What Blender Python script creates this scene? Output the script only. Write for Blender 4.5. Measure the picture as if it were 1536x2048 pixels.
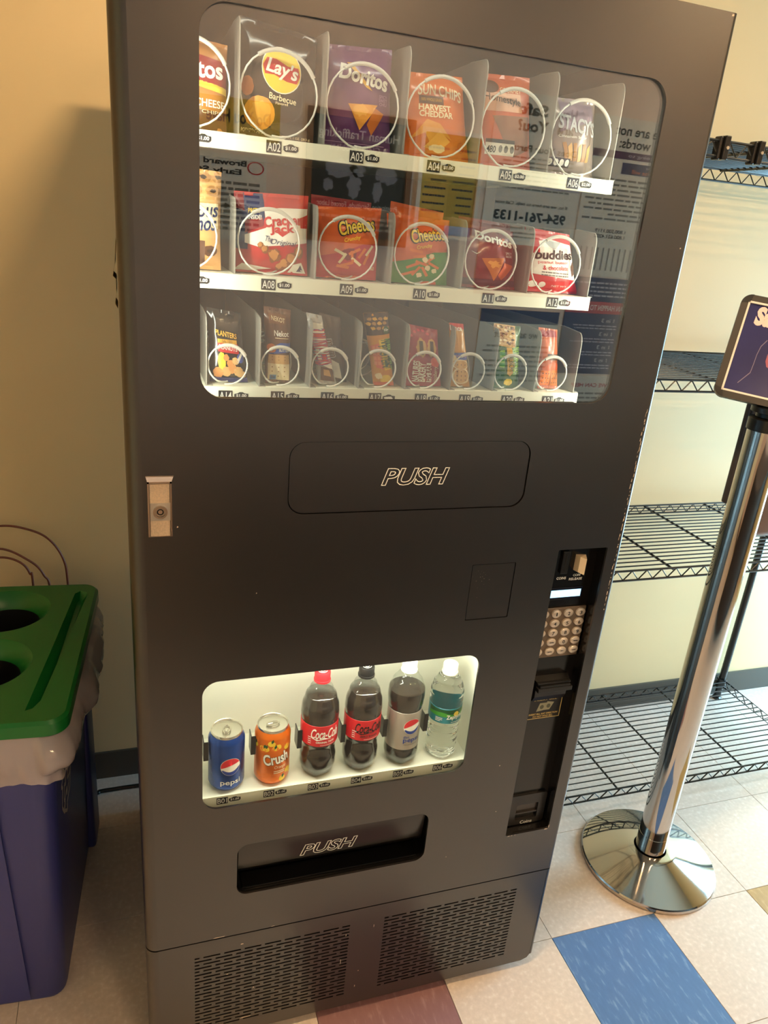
import bpy, bmesh, math, random
from mathutils import Vector, Matrix, noise
for o in list(bpy.data.objects): bpy.data.objects.remove(o)
sc = bpy.context.scene
PI = math.pi
random.seed(7)
COL = sc.collection

# ------------------------------------------------------------------ camera, light, exposure
cam_d = bpy.data.cameras.new('camera'); cam = bpy.data.objects.new('camera', cam_d); COL.objects.link(cam)
cam_d.sensor_fit = 'VERTICAL'; cam_d.sensor_height = 36; cam_d.sensor_width = 27
cam_d.lens = 1480.2/2048*36; cam_d.clip_start = .02
cam.location = (.0148, -1.0540, 1.612); cam.rotation_euler = (1.20268511, -.08560648, -.31156453)
sc.camera = cam
w = bpy.data.worlds.new('world'); sc.world = w; w.use_nodes = True
w.node_tree.nodes['Background'].inputs[0].default_value = (.62, .8, 1, 1)
w.node_tree.nodes['Background'].inputs[1].default_value = 1.0
sc.view_settings.view_transform = 'Standard'; sc.view_settings.look = 'None'
sc.view_settings.exposure = 0.0; sc.view_settings.gamma = 1; sc.view_settings.use_curve_mapping = False

def area(name, loc, rot, sx, sy, power, col):
    d = bpy.data.lights.new(name, 'AREA'); d.shape = 'RECTANGLE'; d.size = sx; d.size_y = sy; d.energy = power; d.color = col
    o = bpy.data.objects.new(name, d); o.location = loc; o.rotation_euler = rot; COL.objects.link(o); return o
CEIL = 2.72
WARM = (1, .67, .35)
# daylight entering through the window of the right-hand wall
area('window_daylight', (3.46, .42, .95), (0, PI/2, 0), 1.6, .76, 175, (.50, .80, 1))
CEILING_LIGHTS = [(.52, -.16, 275), (2.25, -.20, 46), (.7, -1.72, 140), (2.3, -1.72, 140)]   # x, y, emission strength

# ------------------------------------------------------------------ helpers
def lin(c):
    return tuple(((v/255)/12.92 if v/255 <= .04045 else ((v/255+.055)/1.055)**2.4) for v in c)
MATS = {}
def mat(name, rgb=(128,128,128), rough=.5, metal=0, spec=.5, nz=None, bump=None, emit=0, coat=0, sub=0, stretch=None, ior=1.5):
    """rgb in 0..255 sRGB; nz = (scale, amount) value mottling; bump = (scale, strength)"""
    if name in MATS: return MATS[name]
    m = bpy.data.materials.new(name); m.use_nodes = True; nt = m.node_tree; b = nt.nodes['Principled BSDF']
    c = lin(rgb); b.inputs['Base Color'].default_value = (*c, 1); b.inputs['Roughness'].default_value = rough
    b.inputs['Metallic'].default_value = metal; b.inputs['Specular IOR Level'].default_value = spec
    b.inputs['Coat Weight'].default_value = coat; b.inputs['IOR'].default_value = ior
    if emit:
        b.inputs['Emission Color'].default_value = (*c, 1); b.inputs['Emission Strength'].default_value = emit
    geo = None
    def co():
        g = nt.nodes.new('ShaderNodeNewGeometry')
        if stretch:
            v = nt.nodes.new('ShaderNodeVectorMath'); v.operation = 'MULTIPLY'; v.inputs[1].default_value = stretch
            nt.links.new(g.outputs['Position'], v.inputs[0]); return v.outputs[0]
        return g.outputs['Position']
    if nz:
        n = nt.nodes.new('ShaderNodeTexNoise'); n.inputs['Scale'].default_value = nz[0]; n.inputs['Detail'].default_value = 4
        nt.links.new(co(), n.inputs['Vector'])
        mr = nt.nodes.new('ShaderNodeMapRange'); mr.inputs[1].default_value = .3; mr.inputs[2].default_value = .7
        mr.inputs[3].default_value = 1-nz[1]; mr.inputs[4].default_value = 1+nz[1]
        nt.links.new(n.outputs['Fac'], mr.inputs[0])
        mx = nt.nodes.new('ShaderNodeVectorMath'); mx.operation = 'SCALE'; mx.inputs[0].default_value = c
        nt.links.new(mr.outputs[0], mx.inputs['Scale']); nt.links.new(mx.outputs[0], b.inputs['Base Color'])
    if bump:
        n = nt.nodes.new('ShaderNodeTexNoise'); n.inputs['Scale'].default_value = bump[0]; n.inputs['Detail'].default_value = 3
        nt.links.new(co(), n.inputs['Vector'])
        bp = nt.nodes.new('ShaderNodeBump'); bp.inputs['Strength'].default_value = bump[1]; bp.inputs['Distance'].default_value = .002
        nt.links.new(n.outputs['Fac'], bp.inputs['Height']); nt.links.new(bp.outputs[0], b.inputs['Normal'])
    MATS[name] = m; return m

def glassy(name, tint=(255,255,255), ior=1.5, rough=0.0, haze=0, hazecol=(255,255,255)):
    """thin clear sheet: transparent + Fresnel reflection (+ a little diffuse haze)"""
    if name in MATS: return MATS[name]
    m = bpy.data.materials.new(name); m.use_nodes = True; nt = m.node_tree
    for n in list(nt.nodes): nt.nodes.remove(n)
    out = nt.nodes.new('ShaderNodeOutputMaterial'); tr = nt.nodes.new('ShaderNodeBsdfTransparent'); gl = nt.nodes.new('ShaderNodeBsdfGlossy')
    tr.inputs[0].default_value = (*lin(tint), 1); gl.inputs['Roughness'].default_value = rough
    fr = nt.nodes.new('ShaderNodeFresnel')                   # same reflectance on both faces of the thin sheet
    ge = nt.nodes.new('ShaderNodeNewGeometry'); mm = nt.nodes.new('ShaderNodeMath'); mm.operation = 'MULTIPLY_ADD'; mm.inputs[1].default_value = 1/ior-ior; mm.inputs[2].default_value = ior
    nt.links.new(ge.outputs['Backfacing'], mm.inputs[0]); nt.links.new(mm.outputs[0], fr.inputs[0])
    mx = nt.nodes.new('ShaderNodeMixShader'); nt.links.new(fr.outputs[0], mx.inputs[0])
    a = tr.outputs[0]
    if haze:
        df = nt.nodes.new('ShaderNodeBsdfDiffuse'); df.inputs[0].default_value = (*lin(hazecol), 1)
        m2 = nt.nodes.new('ShaderNodeMixShader'); m2.inputs[0].default_value = haze
        nt.links.new(tr.outputs[0], m2.inputs[1]); nt.links.new(df.outputs[0], m2.inputs[2]); a = m2.outputs[0]
    nt.links.new(a, mx.inputs[1]); nt.links.new(gl.outputs[0], mx.inputs[2]); nt.links.new(mx.outputs[0], out.inputs[0])
    MATS[name] = m; return m

def link(name, me, mats, parent=None, smooth=False):
    """mesh vertices are in world space; they are moved into the frame of the parent's root"""
    o = bpy.data.objects.new(name, me)
    for m in (mats if isinstance(mats, (list, tuple)) else [mats]): me.materials.append(m)
    if parent is not None:
        r = parent
        while r.parent: r = r.parent
        M = (Matrix.Translation(r.location) @ r.rotation_euler.to_matrix().to_4x4()).inverted()
        me.transform(M); o.parent = parent
    COL.objects.link(o)
    if smooth:
        me.polygons.foreach_set('use_smooth', [True]*len(me.polygons))
    me.update(); return o
def own(o):
    """move a single-mesh thing's origin to the middle of its base"""
    vs = [v.co for v in o.data.vertices]
    c = Vector(((min(v.x for v in vs)+max(v.x for v in vs))/2, (min(v.y for v in vs)+max(v.y for v in vs))/2, min(v.z for v in vs)))
    o.data.transform(Matrix.Translation(-c)); o.location = c; return o
def thing(name, label, cat, loc=(0,0,0), group=None):
    o = bpy.data.objects.new(name, None); o.location = loc; o.empty_display_size = .05; COL.objects.link(o)
    o['label'] = label; o['category'] = cat
    if group: o['group'] = group
    return o
def tag(o, label, cat, group=None):
    o['label'] = label; o['category'] = cat
    if group: o['group'] = group
    return o
def struct(o): o['kind'] = 'structure'; return o

class MB:
    def __init__(s): s.v = []; s.f = []; s.m = []
    def add(s, vs, fs, mi=0):
        b = len(s.v); s.v += [tuple(v) for v in vs]; s.f += [tuple(i+b for i in f) for f in fs]; s.m += [mi]*len(fs); return s
    def box(s, x0, x1, y0, y1, z0, z1, mi=0):
        return s.add([(x0,y0,z0),(x1,y0,z0),(x1,y1,z0),(x0,y1,z0),(x0,y0,z1),(x1,y0,z1),(x1,y1,z1),(x0,y1,z1)],
                     [(0,3,2,1),(4,5,6,7),(0,1,5,4),(1,2,6,5),(2,3,7,6),(3,0,4,7)], mi)
    def rbox(s, x0, x1, y0, y1, z0, z1, r=.003, seg=2, mi=0):
        bm = bmesh.new(); bmesh.ops.create_cube(bm, size=1)
        for v in bm.verts: v.co = Vector(((x0+x1)/2+v.co.x*(x1-x0), (y0+y1)/2+v.co.y*(y1-y0), (z0+z1)/2+v.co.z*(z1-z0)))
        bmesh.ops.bevel(bm, geom=bm.edges[:], offset=r, segments=seg, profile=.5, affect='EDGES')
        return s.bm(bm, mi)
    def bm(s, bm, mi=0):
        bm.verts.index_update()
        s.add([v.co[:] for v in bm.verts], [[v.index for v in f.verts] for f in bm.faces], mi); bm.free(); return s
    def mesh(s, me, mi=0):
        return s.add([v.co[:] for v in me.vertices], [tuple(p.vertices) for p in me.polygons], mi)
    def tube(s, pts, r, seg=8, mi=0, closed=False, caps=True):
        pts = [Vector(p) for p in pts]; n = len(pts); rings = []
        up = Vector((0,0,1)); prev = None
        for i, p in enumerate(pts):
            if closed: t = pts[(i+1)%n]-pts[i-1]
            else: t = pts[min(i+1,n-1)]-pts[max(i-1,0)]
            t.normalize()
            if prev is None:
                a = up if abs(t.z) < .9 else Vector((1,0,0)); u = t.cross(a).normalized()
            else:
                u = (prev - t*prev.dot(t)).normalized()
            prev = u; w_ = t.cross(u)
            rr = r[i] if isinstance(r, (list, tuple)) else r
            rings.append([p+u*(rr*math.cos(2*PI*k/seg))+w_*(rr*math.sin(2*PI*k/seg)) for k in range(seg)])
        vs = [v for rg in rings for v in rg]; fs = []
        for i in range(n if closed else n-1):
            a = i*seg; b = ((i+1)%n)*seg
            for k in range(seg): fs.append((a+k, a+(k+1)%seg, b+(k+1)%seg, b+k))
        if caps and not closed: fs.append(tuple(range(seg))[::-1]); fs.append(tuple((n-1)*seg+k for k in range(seg)))
        return s.add(vs, fs, mi)
    def lathe(s, prof, cx, cy, cz, seg=32, mi=0, fn=None):
        """prof = [(r,z)...]; fn(theta, r, z) -> r lets a section be lobed"""
        vs = []; fs = []
        for r, z in prof:
            for k in range(seg):
                th = 2*PI*k/seg; rr = fn(th, r, z) if fn else r
                vs.append((cx+rr*math.cos(th), cy+rr*math.sin(th), cz+z))
        for i in range(len(prof)-1):
            for k in range(seg): fs.append((i*seg+k, i*seg+(k+1)%seg, (i+1)*seg+(k+1)%seg, (i+1)*seg+k))
        return s.add(vs, fs, mi)
    def build(s, name, mats, parent=None, smooth=False):
        me = bpy.data.meshes.new(name); me.from_pydata(s.v, [], s.f)
        me.polygons.foreach_set('material_index', s.m); me.validate()
        o = link(name, me, mats, parent)
        if smooth:
            me.polygons.foreach_set('use_smooth', [True]*len(me.polygons))
            try: me.set_sharp_from_angle(angle=math.radians(smooth if smooth > 1 else 40))
            except Exception: pass
        return o

def rrect(x0, x1, z0, z1, r, n=6):
    p = []
    for cx, cz, a0 in ((x1-r, z1-r, 0), (x0+r, z1-r, 90), (x0+r, z0+r, 180), (x1-r, z0+r, 270)):
        for k in range(n+1):
            a = math.radians(a0+90*k/n); p.append((cx+r*math.cos(a), cz+r*math.sin(a)))
    return p
def circle(cx, cz, r, n=32, r2=None):
    r2 = r2 or r
    return [(cx+r*math.cos(2*PI*k/n), cz+r2*math.sin(2*PI*k/n)) for k in range(n)]
def plate_mesh(loops, th):
    """flat plate with holes: first loop outer, others holes; local x,y in plane, z in 0..th"""
    cu = bpy.data.curves.new('p', 'CURVE'); cu.dimensions = '2D'; cu.fill_mode = 'BOTH'; cu.extrude = th/2
    for lp in loops:
        sp = cu.splines.new('POLY'); sp.points.add(len(lp)-1); sp.use_cyclic_u = True
        for q, pt in zip(lp, sp.points): pt.co = (q[0], q[1], 0, 1)
    ob = bpy.data.objects.new('p', cu); me = bpy.data.meshes.new_from_object(ob)
    bpy.data.objects.remove(ob); bpy.data.curves.remove(cu)
    for v in me.vertices: v.co.z += th/2
    return me
def vplate(mb, loops, y, th, mi=0):
    """plate standing in the XZ plane, front face at y, thickness to y+th"""
    me = plate_mesh(loops, th)
    for v in me.vertices: v.co = Vector((v.co.x, y+th-v.co.z, v.co.y))
    mb.mesh(me, mi); bpy.data.meshes.remove(me)
def hplate(mb, loops, z, th, mi=0):
    me = plate_mesh(loops, th)
    for v in me.vertices: v.co = Vector((v.co.x, v.co.y, z+v.co.z))
    mb.mesh(me, mi); bpy.data.meshes.remove(me)

TXT = {}
def text_mesh(s, bold=0, shear=0, outline=0, res=3):
    k = (s, bold, shear, outline)
    if k in TXT: return TXT[k]
    cu = bpy.data.curves.new('t', 'FONT'); cu.body = s; cu.size = 1; cu.shear = shear; cu.resolution_u = res
    cu.align_x = 'LEFT'
    if outline: cu.fill_mode = 'NONE'; cu.bevel_depth = outline; cu.bevel_resolution = 1; cu.offset = bold
    else: cu.offset = bold
    ob = bpy.data.objects.new('t', cu); me = bpy.data.meshes.new_from_object(ob)
    vs = [v.co.copy() for v in me.vertices]; fs = [tuple(p.vertices) for p in me.polygons]
    bpy.data.objects.remove(ob); bpy.data.curves.remove(cu); bpy.data.meshes.remove(me)
    x0 = min(v.x for v in vs); x1 = max(v.x for v in vs); y0 = min(v.y for v in vs); y1 = max(v.y for v in vs)
    vs = [((v.x-x0)/(x1-x0)-.5, (v.y-y0)/(y1-y0)-.5, v.z) for v in vs]
    TXT[k] = (vs, fs); return TXT[k]

class Print:
    """flat print in (u,v); items are placed on a surface with fn(u,v,offset) -> point"""
    def __init__(s): s.items = []
    def poly(s, pts, m, layer=0): s.items.append(('p', [tuple(p) for p in pts], m, layer)); return s
    def rect(s, u0, u1, v0, v1, m, layer=0): return s.poly([(u0,v0),(u1,v0),(u1,v1),(u0,v1)], m, layer)
    def ell(s, cu, cv, ru, rv, m, layer=0, n=28): return s.poly(circle(cu, cv, ru, n, rv), m, layer)
    def blob(s, cu, cv, ru, rv, m, layer=0, n=18, j=.15, seed=0):
        rnd = random.Random(seed)
        return s.poly([(cu+ru*(1+rnd.uniform(-j,j))*math.cos(2*PI*k/n), cv+rv*(1+rnd.uniform(-j,j))*math.sin(2*PI*k/n)) for k in range(n)], m, layer)
    def text(s, t, cu, cv, w_, h_, m, layer=2, rot=0, bold=0, shear=0, arc=0, asp=1):
        """asp = (metres per u)/(metres per v) so that rotation stays square"""
        vs, fs = text_mesh(t, bold, shear)
        c, n = math.cos(math.radians(rot)), math.sin(math.radians(rot)); P = []
        for x, y, z in vs:
            a, b = x*w_*asp, y*h_ - arc*(4*x*x)*h_
            P.append((cu+(a*c-b*n)/asp, cv+a*n+b*c))
        s.items.append(('t', P, m, layer, fs)); return s
    def lines(s, u0, u1, v0, v1, n, m, layer=2, seed=0, th=.5):
        rnd = random.Random(seed); dv = (v1-v0)/n
        for i in range(n):
            v = v1-(i+.5)*dv; u = u0; e = u1-(u1-u0)*rnd.choice((0,0,.05,.3))
            while u < e-.01*(u1-u0):
                q = min(e, u+(u1-u0)*rnd.uniform(.05,.16)); s.rect(u, q, v-dv*th/2, v+dv*th/2, m, layer); u = q+(u1-u0)*.018
        return s
    def build(s, name, parent, fn, grid=None, off=.0006, step=.00025, smooth=False):
        mats = []; vs = []; fs = []; mi = []
        for it in s.items:
            m = it[2]
            if m not in mats: mats.append(m)
            bm = bmesh.new(); bv = [bm.verts.new((p[0], p[1], 0)) for p in it[1]]
            faces = [tuple(range(len(bv)))] if it[0] == 'p' else it[4]
            for f in faces:
                try: bm.faces.new([bv[i] for i in f])
                except Exception: pass
            if it[0] == 'p': bmesh.ops.triangulate(bm, faces=bm.faces[:])
            if grid:
                for ax in (0, 1):
                    a0 = min(p[ax] for p in it[1]); a1 = max(p[ax] for p in it[1]); g = grid[ax]; k = math.floor(a0/g)+1
                    while k*g < a1-1e-6:
                        co = [0,0,0]; co[ax] = k*g; no = [0,0,0]; no[ax] = 1
                        bmesh.ops.bisect_plane(bm, geom=bm.verts[:]+bm.edges[:]+bm.faces[:], plane_co=co, plane_no=no); k += 1
            bm.normal_update()
            b = len(vs); bm.verts.index_update()
            for v in bm.verts: vs.append(tuple(fn(v.co.x, v.co.y, off+it[3]*step)))
            for f in bm.faces:
                idx = [v.index+b for v in f.verts]
                fs.append(idx if f.normal.z > 0 else idx[::-1]); mi.append(mats.index(m))
            bm.free()
        me = bpy.data.meshes.new(name); me.from_pydata(vs, [], fs); me.polygons.foreach_set('material_index', mi)
        return link(name, me, mats, parent, smooth)
def front_map(x0, x1, z0, z1, y):
    return lambda u, v, o: (x0+(x1-x0)*u, y-o, z0+(z1-z0)*v)
def flat_map(y): return lambda u, v, o: (u, y-o, v)

# ------------------------------------------------------------------ common materials
M_wall = mat('wall_paint', (226,203,156), .55, nz=(3,.02), bump=(160,.05))
M_ceil = mat('ceiling_paint', (170,160,145), .8)
M_bbd = mat('baseboard_vinyl', (74,70,62), .45)
M_black = mat('black_powder_coat', (22,17,15), .30, ior=1.9)
M_black2 = mat('black_gloss', (14,13,13), .18, spec=.5)
M_dark = mat('dark_void', (8,8,8), .7)
M_liner = mat('cabinet_liner', (56,52,49), .5)
M_white_in = mat('white_liner', (232,232,218), .35, bump=(6,.15))
M_shelf = mat('shelf_white_enamel', (240,240,222), .4)
M_div = mat('divider_enamel', (150,146,138), .4)
M_coil = mat('coil_wire', (225,225,218), .25, spec=.6)
M_chrome = mat('chrome', (196,190,184), .07, 1)
M_steel = mat('brushed_steel', (205,196,182), .35, .85, bump=(700,.1))
M_ink_w = mat('print_white', (245,243,236), .45)
M_ink_k = mat('print_black', (18,18,20), .4)
M_glass = glassy('window_glass', (250,252,250), 2.0)

# ------------------------------------------------------------------ setting
FX0, FX1, FY0, FY1 = -1.3, 3.4, -2.0, .87
struct(MB().box(FX0, FX1, FY0, FY1, -.03, -.0035).build('floor', mat('floor_grout', (120,108,96), .8)))
floor = bpy.data.objects['floor']
def tile_mat(name, rgb, spk, st=(1,1,1)):
    m = mat(name, rgb, .3, spec=.45); nt = m.node_tree; b = nt.nodes['Principled BSDF']
    g = nt.nodes.new('ShaderNodeNewGeometry'); v = nt.nodes.new('ShaderNodeVectorMath'); v.operation = 'MULTIPLY'; v.inputs[1].default_value = st
    nt.links.new(g.outputs['Position'], v.inputs[0])
    n1 = nt.nodes.new('ShaderNodeTexNoise'); n1.inputs['Scale'].default_value = 90; n1.inputs['Detail'].default_value = 3
    n2 = nt.nodes.new('ShaderNodeTexNoise'); n2.inputs['Scale'].default_value = 14; n2.inputs['Detail'].default_value = 3
    nt.links.new(v.outputs[0], n1.inputs['Vector']); nt.links.new(v.outputs[0], n2.inputs['Vector'])
    cr = nt.nodes.new('ShaderNodeValToRGB'); e = cr.color_ramp.elements
    c = lin(rgb); s = lin(spk); e[0].position = .36; e[0].color = (*[x*.93 for x in c], 1); e[1].position = .56; e[1].color = (*c, 1)
    e3 = cr.color_ramp.elements.new(.74); e3.color = (*[(a+b_)/2 for a, b_ in zip(s, c)], 1)
    nt.links.new(n1.outputs['Fac'], cr.inputs[0])
    mr = nt.nodes.new('ShaderNodeMapRange'); mr.inputs[3].default_value = .93; mr.inputs[4].default_value = 1.05
    nt.links.new(n2.outputs['Fac'], mr.inputs[0])
    mx = nt.nodes.new('ShaderNodeVectorMath'); mx.operation = 'SCALE'; nt.links.new(cr.outputs[0], mx.inputs[0]); nt.links.new(mr.outputs[0], mx.inputs['Scale'])
    nt.links.new(mx.outputs[0], b.inputs['Base Color']); return m
TM = {'w': tile_mat('tile_offwhite', (212,196,184), (232,224,216)), 'b': tile_mat('tile_blue', (84,118,166), (150,175,205), (1,.28,1)),
      'p': tile_mat('tile_mauve', (140,104,106), (176,146,146), (1,.3,1)), 't': tile_mat('tile_tan', (176,140,86), (205,178,130), (1,.35,1))}
TS = .3048; GX, GY = .956, .0485; g = .0005; tmesh = {}
i0 = math.floor((FX0-GX)/TS); i1 = math.ceil((FX1-GX)/TS); j0 = math.floor((FY0-GY)/TS); j1 = math.ceil((FY1-GY)/TS)
for i in range(i0, i1):
    for j in range(j0, j1):
        x0 = max(GX+i*TS, FX0); x1 = min(GX+(i+1)*TS, FX1); y0 = max(GY+j*TS, FY0); y1 = min(GY+(j+1)*TS, FY1)
        kind = {(-2,-1):'p', (0,-1):'b', (2,-1):'t'}.get((i, j), 'w')
        key = (kind, round(x1-x0,4), round(y1-y0,4))
        if key not in tmesh:
            b = MB(); hx, hy = (x1-x0)/2-g, (y1-y0)/2-g
            b.add([(-hx,-hy,-.0035),(hx,-hy,-.0035),(hx,hy,-.0035),(-hx,hy,-.0035),(-hx,-hy,-.0006),(hx,-hy,-.0006),(hx,hy,-.0006),(-hx,hy,-.0006),
                   (-hx+.0006,-hy+.0006,0),(hx-.0006,-hy+.0006,0),(hx-.0006,hy-.0006,0),(-hx+.0006,hy-.0006,0)],
                  [(8,9,10,11)]+[(a,(a+1)%4,4+(a+1)%4,4+a) for a in range(4)]+[(4+a,4+(a+1)%4,8+(a+1)%4,8+a) for a in range(4)])
            me = bpy.data.meshes.new('floor_tile'); me.from_pydata(b.v, [], b.f); me.materials.append(TM[kind]); tmesh[key] = me
        o = bpy.data.objects.new('floor_tile', tmesh[key]); o.location = ((x0+x1)/2, (y0+y1)/2, 0); o.parent = floor; COL.objects.link(o)
struct(MB().box(FX0, FX1, FY1, FY1+.1, -.03, CEIL+.1).build('wall_back', M_wall))
struct(MB().box(FX0, FX1, FY0-.1, FY0, -.03, CEIL+.1).build('wall_front', mat('wall_paint_pale', (236,212,200), .55, nz=(3,.02))))
struct(MB().box(FX0-.1, FX0, FY0-.1, FY1+.1, -.03, CEIL+.1).build('wall_left', M_wall))
WY0, WY1, WZ0, WZ1 = .0, .85, .10, 1.80
b = MB(); b.box(FX1, FX1+.12, FY0-.1, WY0, -.03, CEIL+.1); b.box(FX1, FX1+.12, WY1, FY1+.1, -.03, CEIL+.1)
b.box(FX1, FX1+.12, WY0, WY1, -.03, WZ0); b.box(FX1, FX1+.12, WY0, WY1, WZ1, CEIL+.1)
struct(b.build('wall_right', M_wall))
b = MB()
for y in (WY0, (WY0+WY1)/2-.025, WY1-.05): b.box(FX1-.01, FX1+.05, y, y+.05, WZ0, WZ1)
for z in (WZ0, WZ1-.05): b.box(FX1-.01, FX1+.05, WY0+.05, WY1-.05, z, z+.05)
win = struct(b.build('window_1', mat('window_frame_metal', (190,190,188), .4, .6)))
MB().box(FX1+.018, FX1+.022, WY0+.05, WY1-.05, WZ0+.05, WZ1-.05).build('pane', glassy('pane_glass', (240,248,250), 1.45), win)
struct(MB().box(FX0, FX1, FY0, FY1, CEIL, CEIL+.1).build('ceiling', M_ceil))
struct(MB().box(FX0, FX1, FY1-.008, FY1, 0, .092).build('baseboard_back', M_bbd))
struct(MB().box(FX0, FX1, FY0, FY0+.008, 0, .092).build('baseboard_front', M_bbd))
for n, (lx, ly, st) in enumerate(CEILING_LIGHTS):
    where = ('above the vending machine front', 'over the wire shelving side of the room', 'near the poster wall behind the camera', 'near the poster wall and window')[n]
    t = thing('ceiling_light', 'narrow warm ceiling light panel ' + where, 'ceiling light', (lx, ly, CEIL-.03), 'ceiling light panels')
    b = MB()
    for y in (-.07, .05): b.box(lx-.20, lx+.20, ly+y, ly+y+.02, CEIL-.03, CEIL)
    for x in (-.20, .18): b.box(lx+x, lx+x+.02, ly-.05, ly+.05, CEIL-.03, CEIL)
    b.build('frame', mat('light_frame', (230,230,225), .4), t)
    m = mat('diffuser_%d' % st, (255,255,255), .5); bs = m.node_tree.nodes['Principled BSDF']
    bs.inputs['Emission Color'].default_value = (*WARM, 1); bs.inputs['Emission Strength'].default_value = st
    MB().box(lx-.18, lx+.18, ly-.05, ly+.05, CEIL-.02, CEIL-.004).build('diffuser', m, t)

# ------------------------------------------------------------------ vending machine
VM = thing('vending_machine', 'tall black vending machine with a snack window above and drink window below', 'vending machine', (.435, .35, 0))
W_, H_ = .870, 1.944
DB = .304                                   # bottom of the door
# cabinet: sides, top, back, inner liners
b = MB(); b.box(.004, .022, .045, .71, .02, 1.938); b.box(.848, .866, .045, .71, .02, 1.938); b.box(.022, .848, .045, .71, 1.92, 1.938)
b.box(.022, .848, .69, .71, .02, 1.92); b.box(.022, .848, .05, .69, .02, .04)
b.build('cabinet', M_black, VM)
b = MB()                                     # upper snack chamber, open to the front
b.box(.024, .030, .03, .62, 1.30, 1.915); b.box(.815, .821, .03, .62, 1.30, 1.915); b.box(.030, .815, .62, .626, 1.30, 1.915)
b.box(.030, .815, .03, .62, 1.909, 1.915); b.box(.030, .815, .105, .62, 1.30, 1.306)
b.build('snack_chamber', M_liner, VM)
b = MB()                                     # drink chamber
b.box(.088, .094, .009, .30, .585, .915); b.box(.634, .640, .009, .30, .585, .915); b.box(.094, .634, .20, .206, .585, .915)
b.box(.094, .634, .009, .20, .909, .915); b.box(.094, .634, .0245, .20, .600, .621)
b.build('drink_chamber', M_white_in, VM)
# feet
for x in (.08, .79):
    for y in (.09, .64): MB().lathe([(0,0),(.022,0),(.022,.006),(.012,.008),(.012,.022),(0,.022)], x, y, 0, 14).build('foot', M_dark, VM)

UW = (.1037, .7755, 1.3650, 1.8453)          # snack window
LW = (.1050, .6090, .6230, .8905)            # drink window
FL = (.2340, .6450, 1.1826, 1.3004)          # push flap
TR = (.1674, .5486, .4055, .5283)            # drink tray opening
CP = (.7345, .8385, .4255, 1.0950)           # control recess
SQ = (.5658, .6512, .9650, 1.0758)           # blanking plate
b = MB()
RL, RR = .022, .009
vplate(b, [[(RL, DB), (W_-RR, DB), (W_-RR, H_), (RL, H_)], rrect(*UW, .034, 8), rrect(*LW, .028, 8), rrect(*FL, .026, 8),
           rrect(*TR, .022, 8), rrect(*CP, .003, 2), rrect(*SQ, .002, 2)], 0, .0045)
def edge_strip(b, x_in, sgn, r, z0, z1, n=8, depth=.045):
    pr = [(x_in + sgn*r*math.sin(PI/2*k/n), r-r*math.cos(PI/2*k/n)) for k in range(n+1)] + [(x_in+sgn*r, depth), (x_in+sgn*(r-.004), depth)]
    vs = []; fs = []
    for x, y in pr: vs += [(x, y, z0), (x, y, z1)]
    for k in range(len(pr)-1):
        f = (2*k, 2*k+2, 2*k+3, 2*k+1); fs.append(f if sgn > 0 else f[::-1])
    b.add(vs, fs)
    m = len(pr)
    for lev in (0, 1): b.add([vs[2*k+lev] for k in range(m)]+[(x_in, depth, (z0, z1)[lev])], [tuple(range(m+1))])
edge_strip(b, RL, -1, RL, DB, H_); edge_strip(b, W_-RR, 1, RR, DB, H_)
b.box(RL, W_-RR, .0045, .045, H_-.004, H_); b.box(RL, W_-RR, .0045, .045, DB, DB+.004)
# inner door skin behind the solid parts, leaving chambers open
for x0, x1, z0, z1 in ((.03,.10,DB,1.9),(.10,.73,.92,1.175),(.10,.73,1.302,1.36),(.65,.73,.60,.92),(.10,.16,DB,.60),(.56,.73,DB,.58)):
    b.box(x0, x1, .030, .034, z0, z1)
door = b.build('door', M_black, VM, 35)
# scuffs where the paint has chipped along the right edge and the corner
rnd = random.Random(3); b = MB()
def chip(x, z, s, t): b.add([(x-s, -.0003, z-t), (x+s*.8, -.0003, z-t*.7), (x+s, -.0003, z+t*.6), (x-s*.5, -.0003, z+t)], [(0,1,2,3)])
for k in range(46):
    z = 1.355-.40*k/46+rnd.uniform(-.003,.003); chip(W_-RR+rnd.uniform(-.0022,.0006)-.001, z, rnd.uniform(.0004,.0011), rnd.uniform(.001,.0055))
for x, z, s, t in ((.832,.4248,.004,.0012),(.838,.431,.0008,.004),(.742,.424,.003,.001),(.749,.424,.002,.0008),(.757,.4243,.0015,.0008),(.135,.3062,.012,.0009),(.24,.306,.004,.0005),
                   (.868-RR,1.9405,.002,.0015),(.60,.4,.0008,.0008),(.69,.62,.0012,.0012),(.70,.50,.0008,.0012),(.855,1.62,.0012,.0012),(.19,1.05,.001,.001),(.07,1.17,.0012,.0012)): chip(x, z, s, t)
b.build('paint_chip', mat('bare_primer', (226,206,186), .6), door)
# panes
b = MB(); b.box(UW[0]-.012, UW[1]+.012, .0046, .0076, UW[2]-.012, UW[3]+.012); b.build('snack_window_pane', M_glass, door)
b = MB(); b.box(LW[0]-.009, LW[1]+.009, .0046, .0072, LW[2]-.009, LW[3]+.009); b.build('drink_window_pane', glassy('drink_glass', (250,252,250), 1.22), door)
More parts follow.
